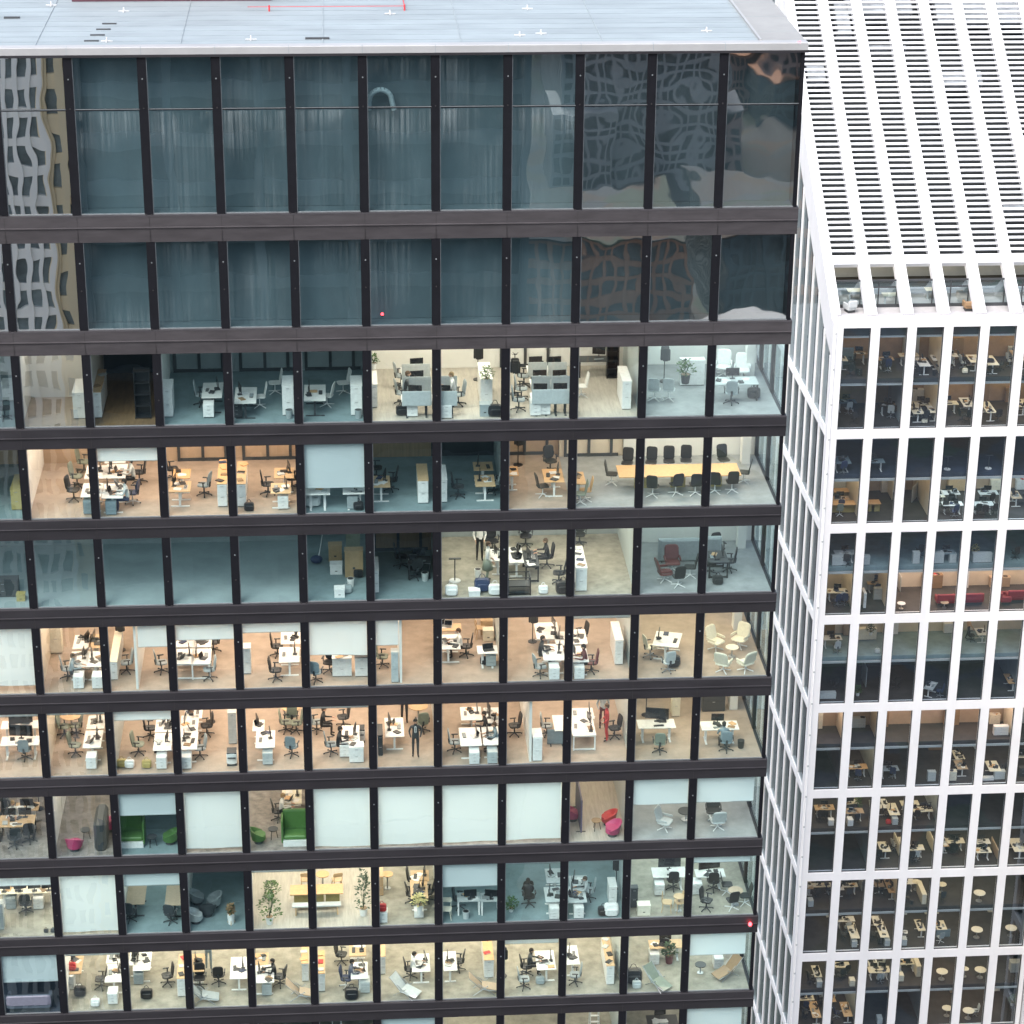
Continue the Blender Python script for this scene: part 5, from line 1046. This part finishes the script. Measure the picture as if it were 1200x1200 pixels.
plan("""
= 1 0
panel 992 428 F w=.9 d=.06 h=1.3 c=bluegrey ; desk 1006 414 F w=1.2 d=.7 c=brown m=1 k=2 ; chair 998 436 A
desk 1038 420 F w=1.1 d=.7 c=wood k=3 ; chair 1036 428 A
desk 1081 424 R w=1.8 d=.8 k=3 ; desk 1097 419 L w=1.2 d=.7 k=2 ; chair 1101 428 L ; chair 1078 432 R
desk 1141 420 L w=1.6 d=.8 c=cream k=2 ; chair 1127 420 R ; chair 1133 424 R
desk 1162 424 R w=2 d=.8 c=cream k=1 ; chair 1164 435 F ; chair 1190 420 L ; desk 1196 418 L w=1.5 c=cream
= 1 1
chair 996 478 A ; chair 1003 494 A ; desk 992 470 F w=1.4 c=bluegrey m=1 ; chair 1045 482 A ; desk 1042 474 F w=1.4 c=charcoal
desk 1074 480 R w=1.6 d=.8 c=cream ; desk 1094 479 L w=1.5 d=.8 c=cream ; chair 1086 492 A ; chair 1088 477 F
desk 1133 471 L w=1.8 d=.8 k=4 ; chair 1128 486 R ; chair 1136 488 A
desk 1158 477 R w=2.2 d=.7 c=cream ; chair 1174 493 A ; desk 1197 472 L w=1.5 c=cream
= 2 0
desk 1032 556 F w=1.6 c=bluegrey m=1 ; desk 995 556 F w=1.2 d=1.4 c=bluegrey m=0 ; stand 1110 550 F ; stand 1158 549 F
= 2 1
conf 992 574 F w=2 d=.8 c=orange ; conf 990 589 F w=2 d=.8 c=orange ; conf 1020 588 F w=1.4 d=.8 c=orange ; chair 1006 581 A t=c c=greygreen ; chair 984 597 A t=c c=greygreen ; panel 1042 580 R w=2 d=.1 h=1.4 c=cream ; panel 1072 585 60 w=1.6 d=.1 h=1.2 c=palegrey
desk 1116 590 F w=1.5 d=.8 ; desk 1113 577 F w=1.4 d=.8 ; chair 1107 594 A ; desk 1152 590 F w=1.5 d=.8 c=palegrey ; desk 1158 577 F w=1.4 c=palegrey ; chair 1148 600 A ; chair 1165 597 A
= 3 0
cab 984 664 F w=1.1 d=.4 h=.75 c=palegrey ; desk 990 647 F w=1.5 c=palegrey ; cab 1016 664 F w=.5 d=.4 h=.7 c=palegrey ; cab 1074 662 F w=.5 d=.4 h=.9 c=palegrey ; chair 1078 645 A ; cab 1101 662 F w=.7 d=.4 h=.8 c=palegrey ; cab 1117 661 F w=.5 d=.4 h=.7 c=palegrey ; cab 1152 661 F w=1.4 d=.4 h=.7 c=palegrey ; plant 1142 650 F h=.8 leaf=petal ; chair 1190 648 A ; desk 1110 648 F w=1.2 c=bluegrey
= 3 1
desk 983 692 F w=1.8 d=.8 c=cream k=3 ; chair 981 703 A c=navy ; chair 990 702 A c=navy ; cab 1031 703 F w=.9 d=.4 h=.9 c=palegrey ; desk 1026 682 F w=1.3 c=wood ; cab 1013 713 F w=.2 d=1 h=1.2 ; panel 1053 690 R w=1.2 d=.08 h=1.2 c=palegrey ; rt 1057 708 F w=.6 c=white low
sofa 1108 702 A w=1.45 c=crimson b=.55 ; sofa 1140 701 A w=1.45 c=crimson b=.55 ; sofa 1177 700 R w=1.1 c=crimson b=.55 ; sofa 1191 698 A w=1.5 c=crimson b=.6 ; rt 1110 711 F w=.6 c=tan low
= 4 0
desk 975 747 F w=1.4 d=.8 k=4 ; chair 981 758 A c=palegrey ; cab 1015 750 F w=1.5 d=.4 h=.9 c=cream ; plant 1020 744 F h=.9 leaf=leaf_dark z=.9 ; bag 1028 765 F c=palegrey ; person 1134 748 R p=walk c=orange tr=charcoal hr=dark ; desk 1150 740 L w=1.2 c=white m=1
= 4 1
desk 1095 812 60 w=1.4 d=.7 c=palegrey ; plant 1005 815 F h=.8 ; panel 1012 800 R w=1.6 d=.1 h=1.6 c=palegrey ; cab 970 823 F w=1.4 d=.4 h=.5 c=palegrey ; chair 978 800 A ; chair 1050 800 A ; desk 1185 795 L w=1.6 c=orange k=4
= 5 0
cab 965 845 F w=.4 d=.4 h=1.6 c=cream ; cab 1006 848 F w=1.3 d=.4 h=1 c=greygreen ; cab 1173 862 F w=1.1 d=.4 h=.75 c=white ; cab 982 850 F w=.3 d=.4 h=1.8 c=charcoal
= 5 1
desk 1004 898 F w=1.6 d=.8 c=orange k=4 ; cab 999 906 F w=.5 d=.4 h=.8 c=charcoal ; chair 1046 905 A c=navy ; desk 1042 900 F w=1.4 c=palegrey k=3 ; cab 1093 919 F w=.6 d=.4 h=.8 c=palegrey ; cab 1117 916 F w=.5 d=.4 h=.8 c=cream k=1 ; desk 1126 896 L w=1.4 c=tan ; desk 1165 900 R w=1.6 d=.9 c=cream k=4 ; cab 1172 915 F w=.8 d=.4 h=.7 c=palegrey ; box 1160 919 F w=.9 h=.2 c=white
= 6 0
desk 966 946 F w=1.5 d=.8 c=wood k=4 ; chair 962 955 A ; cab 974 968 F w=.4 d=.4 h=.5 ; desk 1001 950 F w=1.4 d=.8 c=tan k=4 ; ped 997 970 F ; plant 1005 952 F h=1.3 ; desk 1046 948 R w=1.8 d=.8 c=cream k=5 ; ped 1048 965 F c=palegrey ; chair 1038 952 R ; bag 1042 968 F c=red ; desk 1081 948 F w=1.5 d=.8 c=cream k=5 ; chair 1075 955 A ; chair 1090 945 L
= 6 1
desk 1036 992 L w=1.5 d=.8 c=cream k=3 ; chair 1030 1001 A ; panel 1050 995 R w=2 d=.1 h=1.0 c=cream ; desk 1072 993 F w=1.4 d=.8 c=cream k=4 ; chair 1068 1003 A ; panel 1090 992 R w=2.5 d=.1 h=1.1 c=cream ; desk 1117 985 F w=1.7 d=.8 c=cream k=5 m=2 ; chair 1115 993 A ; desk 1152 996 F w=1.2 c=cream ; panel 1165 1000 R w=2 d=.1 h=.9 c=tan ; desk 1192 990 L w=2 d=.9 c=cream k=5
= 7 0
desk 960 1037 F w=1.9 d=.6 c=cream k=4 ; chair 957 1046 A ; desk 993 1037 F w=1.6 d=.6 c=cream k=4 ; panel 1008 1040 R w=1.2 d=.08 h=.9 c=palegrey ; desk 1043 1038 L w=2 d=.6 c=wood k=3 ; rt 1074 1033 F w=.7 c=cream ; cab 1083 1061 F w=.34 d=2 h=.9 c=cream ; chair 1062 1050 R c=black ; rt 1104 1036 F w=.7 c=cream ; rt 1148 1046 F w=.9 c=cream ; chair 1104 1050 A c=charcoal
= 7 1
desk 1000 1092 L w=2.2 d=.7 c=cream k=4 ; ped 1001 1110 F c=palegrey ; desk 1034 1090 L w=2.2 d=.7 c=cream k=5 ; ped 1040 1110 F c=palegrey ; chair 1022 1095 R ; desk 1078 1084 L w=1.6 d=.6 c=cream k=3 ; chair 1060 1092 R c=white ; ped 1060 1110 F c=palegrey ; desk 1102 1084 R w=1.3 d=.8 c=cream k=1 ; panel 1105 1098 F w=1.1 d=.05 h=.7 c=bluegrey ; rt 1145 1089 F w=.9 c=cream ; rt 1185 1087 F w=.9 c=cream ; chair 1106 1107 A t=c c=grey
= 8 0
desk 957 1138 L w=1.6 d=.6 c=cream k=5 ; ped 960 1157 F c=palegrey ; chair 950 1145 R ; ped 998 1154 F c=cream ; chair 983 1142 R ; chair 992 1136 A ; desk 1030 1136 F w=1.7 d=.9 c=cream k=6 m=2 ; chair 1032 1150 A c=grey ; cab 1076 1145 F w=.35 d=2.5 h=1 c=cream ; rt 1104 1138 F w=.9 c=cream ; rt 1131 1135 F w=.6 c=cream ; rt 1149 1136 F w=.9 c=cream ; cab 1190 1140 F w=.8 d=.6 h=.9 c=palegrey
= 8 1
desk 955 1184 L w=2.2 d=.7 c=wood k=3 ; desk 992 1184 L w=2.0 d=.7 c=wood k=3 ; ped 1030 1198 F c=palegrey ; rt 1110 1181 F w=.8 c=cream ; rt 1135 1184 F w=.9 c=cream ; chair 1143 1184 L c=palegrey ; plant 1186 1178 F h=.9
""", True)

for n in range(1, 9):
    for st in (0, 1):
        ls, fm, wm, dep = WSPEC[n][st]
        for i in range(WN):
            if ls[i] in 'QqwWg' and rnd.random() < .8:
                w_ = rnd.choice([.8, 1.1, 1.5]); h_ = rnd.choice([.8, 1.1, 1.6, 1.9]); c_ = rnd.choice(['cream', 'wood', 'palegrey', 'white', 'brown', 'tan'])
                p = Vector((wx(i)+.25+rnd.random()*1.2, WY+dep-.47, WFZ[n, st]+.002))
                put(('cab', w_, .42, h_, c_, ''), lambda: P_cab(w_, .42, h_, c_, ''), p, 0, 'cabinet', f"{cn(c_)} cupboard against rear wall", 'rear wall cupboards', ('w', n, st, i))
                for q_ in range(rnd.choice([0, 2, 3])):
                    bc = rnd.choice(['black', 'brown', 'white', 'orange', 'navy', 'red'])
                    put(('bind', bc), lambda: P_book(bc), p+Vector((rnd.uniform(-w_/2+.15, w_/2-.15), .2, h_+.001)), rnd.uniform(0, 6), 'binder', f"{cn(bc)} binder on {cn(c_)} cupboard", 'binders on the cabinets', ('w', n, st, i))
def pix(p):
    d = Vector(p)-CAM; return 600+FPX*d.dot(rt)/d.dot(fw), 600-FPX*d.dot(up)/d.dot(fw)
for n in range(1, 9):
    for st in (0, 1):
        if (n, st) in ((4, 0), (5, 0), (3, 1), (2, 0)): continue
        for i in range(WN):
            if WSPEC[n][st][0][i] not in 'QqwWg' or (n >= 7 and i >= 4) or rnd.random() < .3: continue
            y_ = min(WSPEC[n][st][3]-1.3, rnd.uniform(2.6, 3.6)); c_ = rnd.choice(['cream', 'cream', 'white', 'wood', 'tan'])
            x_, q_ = pix((wx(i)+rnd.uniform(.3, 1.7), WY+y_, WFZ[n, st]+.73))
            item('desk', WFZ[n, st], x_, q_, rnd.choice('LRFA'), dict(w='1.4', d='.75', c=c_, k=str(rnd.choice([3, 4, 5]))), ('w', n, st, i))
            if rnd.random() < .5:
                x_, q_ = pix((wx(i)+rnd.uniform(.3, 1.7), WY+rnd.uniform(.9, 1.6), WFZ[n, st]))
                item(rnd.choice(['bag', 'bin', 'ped', 'cab']), WFZ[n, st], x_, q_, 'F', dict(c=rnd.choice(['black', 'charcoal', 'palegrey', 'cream']), h='.7', w='.5'), ('w', n, st, i))
for th in list(THINGS):
    if th[1] == 'desk' and th[4][0] == 'w' and rnd.random() < .75:
        o = th[0]; rz = o.rotation_euler.z; p = Vector(o.location)+Vector((math.sin(rz), -math.cos(rz), 0))*.72
        if p.y < WY+.75: continue
        c_ = rnd.choice(['black', 'black', 'charcoal', 'palegrey', 'navy'])
        put(('chair', 'o', c_), lambda: P_chair('o', c_), p, rz+math.pi+rnd.uniform(-.4, .4), 'chair', f"{cn(c_)} swivel chair drawn up to desk", 'office chairs', th[4])

# terrace of the white tower
def terrace(px, py, h=0):
    p = onz(px, py, -22.42+h); return Vector((p.x, max(69.1, min(p.y, 70.0)), -22.42))
WT = ('t',)
put(('person', 'sit', 'white', 'black', 'hair_dark'), lambda: P_person('sit', 'white', 'black', 'hair_dark'), terrace(1181, 352, .6), R_(100), 'person', 'person in white shirt sitting on the white tower terrace', 'people in the offices', WT)
put(('bench', '1.2b'), lambda: P_sofa(1.3, 'brown', .35), terrace(1136, 352, .4), R_(180), 'sofa', 'brown sofa on the white tower terrace', 'sofas', WT)
put(('tblock',), lambda: P_sofa(.7, 'palegrey', .5), terrace(993, 356, .3), R_(200), 'sofa', 'pale small sofa at the left end of the white tower terrace', 'sofas', WT)
for px, py in ((1000, 336), (1044, 345), (1080, 320)):
    p = onz(px, py, -21.7); p.z = -22.41; p.y = min(72.6, max(71.3, p.y))
    put(('desk', 1.2, .8, 'cream', 'T', 0), lambda: P_desk(1.2, .8, 'cream', 'T', 0, 0), p, 0, 'desk', 'cream table behind the terrace glazing of the white tower', 'office desks', ('tt', px))

# ------------------------------------------------------------------ roller blinds
BL = {4: {10: .2, 7: .64}, 5: {}, 6: {12: .88, 10: (.34, 162, 198), 9: .25, 8: .16, 7: .52, 6: (.40, 439, 467), 3: .06}, 7: {12: .06, 11: .05, 10: .16, 7: .05},
      8: {10: .37, 9: .94, 7: .97, 6: .97, 5: .96, 4: .95, 2: .43, 1: .42}, 9: {12: .16, 11: .96, 10: .22, 8: .06, 5: .40, 4: .05, 3: .04, 1: .12}, 10: {12: .48, 11: .06, 4: .10, 1: .40},
      11: {6: 1.0, 1: .4, 9: .3, 12: .5}, 3: {}}
for r, dct in BL.items():
    for b, fr in dct.items():
        x0, x1 = bay(b); x0 += .18; x1 -= .18 if b > 1 else .35
        if isinstance(fr, tuple): fr, pa, pb = fr; x0, x1 = max(x0, ony(pa, 760, .1).x), min(x1, ony(pb, 760, .1).x)
        zt = wtop(r)-.01; zb = zt-fr*WH; t = empty('roller_blind', ((x0+x1)/2, .14, zt)); w2 = (x1-x0)/2
        ns, nzv = 14, 8; rr = random.Random(r*31+b); am = .022 if fr > .4 else .01; ph = rr.uniform(0, 6); sl_ = rr.uniform(-1, 1)*(.9 if (r, b) in ((8, 7), (8, 6), (6, 7)) else .2); mb = MB(); vs_ = []
        for j in range(nzv+1):
            for i in range(ns+1):
                u = i/ns; v_ = j/nzv; z = -(fr*WH)*v_-(.10*sl_*u*v_ if fr > .5 else 0)
                vs_.append((-w2+2*w2*u, am*v_*math.sin(ph+7*u+2.5*v_*sl_)+am*.6*math.sin(3*u*(1+sl_)-5*v_+ph), z))
        fs_ = [(j*(ns+1)+i, j*(ns+1)+i+1, (j+1)*(ns+1)+i+1, (j+1)*(ns+1)+i) for j in range(nzv) for i in range(ns)]
        mb.add(vs_, fs_, 'blind_fabric'); mb.obj('fabric', t, True)
        q = MB(); q.cyl((-w2, .02, -.03), (w2, .02, -.03), .035, 'palegrey', n=8); q.obj('roller', t)
        if fr < .95: q = MB(); q.cyl((-w2, 0, vs_[-ns-1][2]), (w2, 0, vs_[-1][2]), .016, 'grey', n=6); q.obj('bottom_bar', t)
        dn = 'rolled up to a narrow strip' if fr < .13 else 'drawn a quarter down' if fr < .3 else 'drawn halfway down' if fr < .7 else 'drawn fully down'
        THINGS.append([t, 'blind', f"white roller blind {dn}", 'roller blinds in the windows', where_dark(r, (x0+x1)/2), Vector(t.location)])

# ------------------------------------------------------------------ roof things and warning lamps
def P_anchor():
    t = root('roof_anchor'); b = MB(); b.cb((0, 0, .02), (.42, .05, .04), 'white_paint'); b.cb((0, 0, .0215), (.05, .42, .043), 'white_paint'); b.obj('base', t); MB().cyl((0, 0, .04), (0, 0, .16), .035, 'white_paint', .03).obj('post', t); return t
AN = [(457, 15, 'standing right of the red rope end'), (145, 12, 'standing well left of the red rope on the roof'), (60, 5, 'nearest the left top corner of the roof'), (125, 47, 'at the front of the four dark roof slits'), (618, 9, 'near the top middle of the roof'), (609, 40, 'close to the roof edge, right half'), (634, 38, 'smallest distance right of another near roof edge'), (828, 35, 'near the right end of the roof'), (294, 45, 'near the roof edge above the fourth window')]
for px, py, d in AN:
    p = onz(px, py, ZR); p.z = ZR-.05
    THINGS.append([proto(('anchor',), P_anchor), 'roof anchor', 'white cross-footed safety anchor '+d, 'roof anchors', WT, p]); THINGS[-1][0].location = p
a, b2 = onz(290, 9, ZR+.12), onz(474, 7, ZR+.12); a.z = b2.z = ZR+.12; a.y = b2.y
t = empty('safety_rope', b2); off = Vector(b2); mb = MB()
mb.cyl(a-off, (0, 0, 0), .012, 'red_line', n=6); mb.cyl((0, 0, 0), (-.05, 3, 0), .022, 'red_line', n=6); mb.obj('rope', t)
for k in range(2): MB().cyl((-k*5.3, 0, -.18), (-k*5.3, 0, .06), .035, 'red_line', n=8).obj('rope_post', t)
tag(t, 'red safety rope strung along the flat pale roof', 'rope')
t = empty('plant_enclosure', (-21, 9.5, ZR-.05)); MB().box(-3.9, 4, -.95, 3, 0, 1.6, 'plum').obj('screen_wall', t); MB().box(-4.0, 4.1, -1.05, 3.1, 1.6, 1.68, 'plum').obj('roof_cap', t); tag(t, 'dark plum plant enclosure at the far left of the roof', 'plant enclosure')
def lamp(px, py, y, lab, sc=1.0, y_=None):
    p = ony(px, py, y); t = empty('warning_lamp', p); t.scale = (sc,)*3
    MB().cyl((0, 0, -.12), (0, 0, -.02), .10, 'charcoal', n=10).obj('base', t); MB().ball((0, 0, .05), (.10, .10, .12), 'led_red', 12, 8).obj('lens', t); MB().box(-.05, .05, .0, .12, -.14, -.08, 'charcoal').obj('bracket', t); tag(t, lab, 'warning lamp', 'red warning lamps')
lamp(879, 1084, -.2, 'glowing red lamp at the right end of a low facade band', .8); lamp(937, 52, -.0, 'small red lamp on the right roof corner', .7); lamp(448, 369, .3, 'tiny red lamp inside the dark second window row', .55)
t = empty('duct_loop', ony(446, 118, .5)); mb = MB()
for k in range(10):
    a0, a1 = R_(18*k), R_(18*(k+1)); mb.cyl((.42*math.cos(a0), 0, .42*math.sin(a0)), (.42*math.cos(a1), 0, .42*math.sin(a1)), .10, 'palegrey', n=10)
mb.cyl((.42, 0, 0), (.5, 0, -.35), .10, 'palegrey', n=10); mb.cyl((-.42, 0, 0), (-.44, 0, -.35), .09, 'palegrey', n=10); mb.obj('hose', t); tag(t, 'pale curved hose loop behind the upper glass of the top window row', 'hose')

# ------------------------------------------------------------------ labels
WORDS = lambda s: len(s.split())
def loc_phrase(w_):
    if w_[0] == 'd': return f"{ORD[w_[1]]} window row, {ORD[w_[2]]} bay from corner"
    if w_[0] == 'w': return f"white tower {'upper' if w_[2] == 0 else 'lower'} half, row {ORD[w_[1]]}, column {ORD[w_[3]+1]}"
    return ''
bylab = {}
for th in THINGS:
    o, cat, desc, grp, wh, p = th
    lp = loc_phrase(wh); lab = f"{desc}, {lp}" if lp else desc
    bylab.setdefault(lab, []).append(th)
for lab, ths in bylab.items():
    ths.sort(key=lambda q: q[5].x); n = len(ths)
    for i, th in enumerate(ths):
        o, cat, desc, grp, wh, p = th; l2 = lab
        if n > 1:
            pre = ('left' if i == 0 else 'right') if n == 2 else ('leftmost' if i == 0 else 'rightmost' if i == n-1 else 'middle' if n == 3 else ORD[i+1]+' from left')
            l2 = f"{pre} {lab}" if 'from' not in pre else f"{lab}, {pre}"
        if WORDS(l2) > 16: l2 = l2.replace(' from corner', '').replace(' window row', ' row')
        if WORDS(l2) > 16: l2 = l2.replace(' with its back to the glass', ' facing inward').replace(' conference chair on star base', ' conference chair').replace(' and dark', ' and').replace(' with white legs and grey divider', ' with grey divider').replace(' with dark legs and grey divider', ' with grey divider')
        if WORDS(l2) > 16: l2 = l2.replace(' half, row ', ' row ').replace(' loose papers', ' papers')
        tag(o, l2, cat, grp)
print('THINGS', len(THINGS), 'objects', len(bpy.data.objects), 'long', [o[0]['label'] for o in THINGS if WORDS(o[0]['label']) > 16][:8])
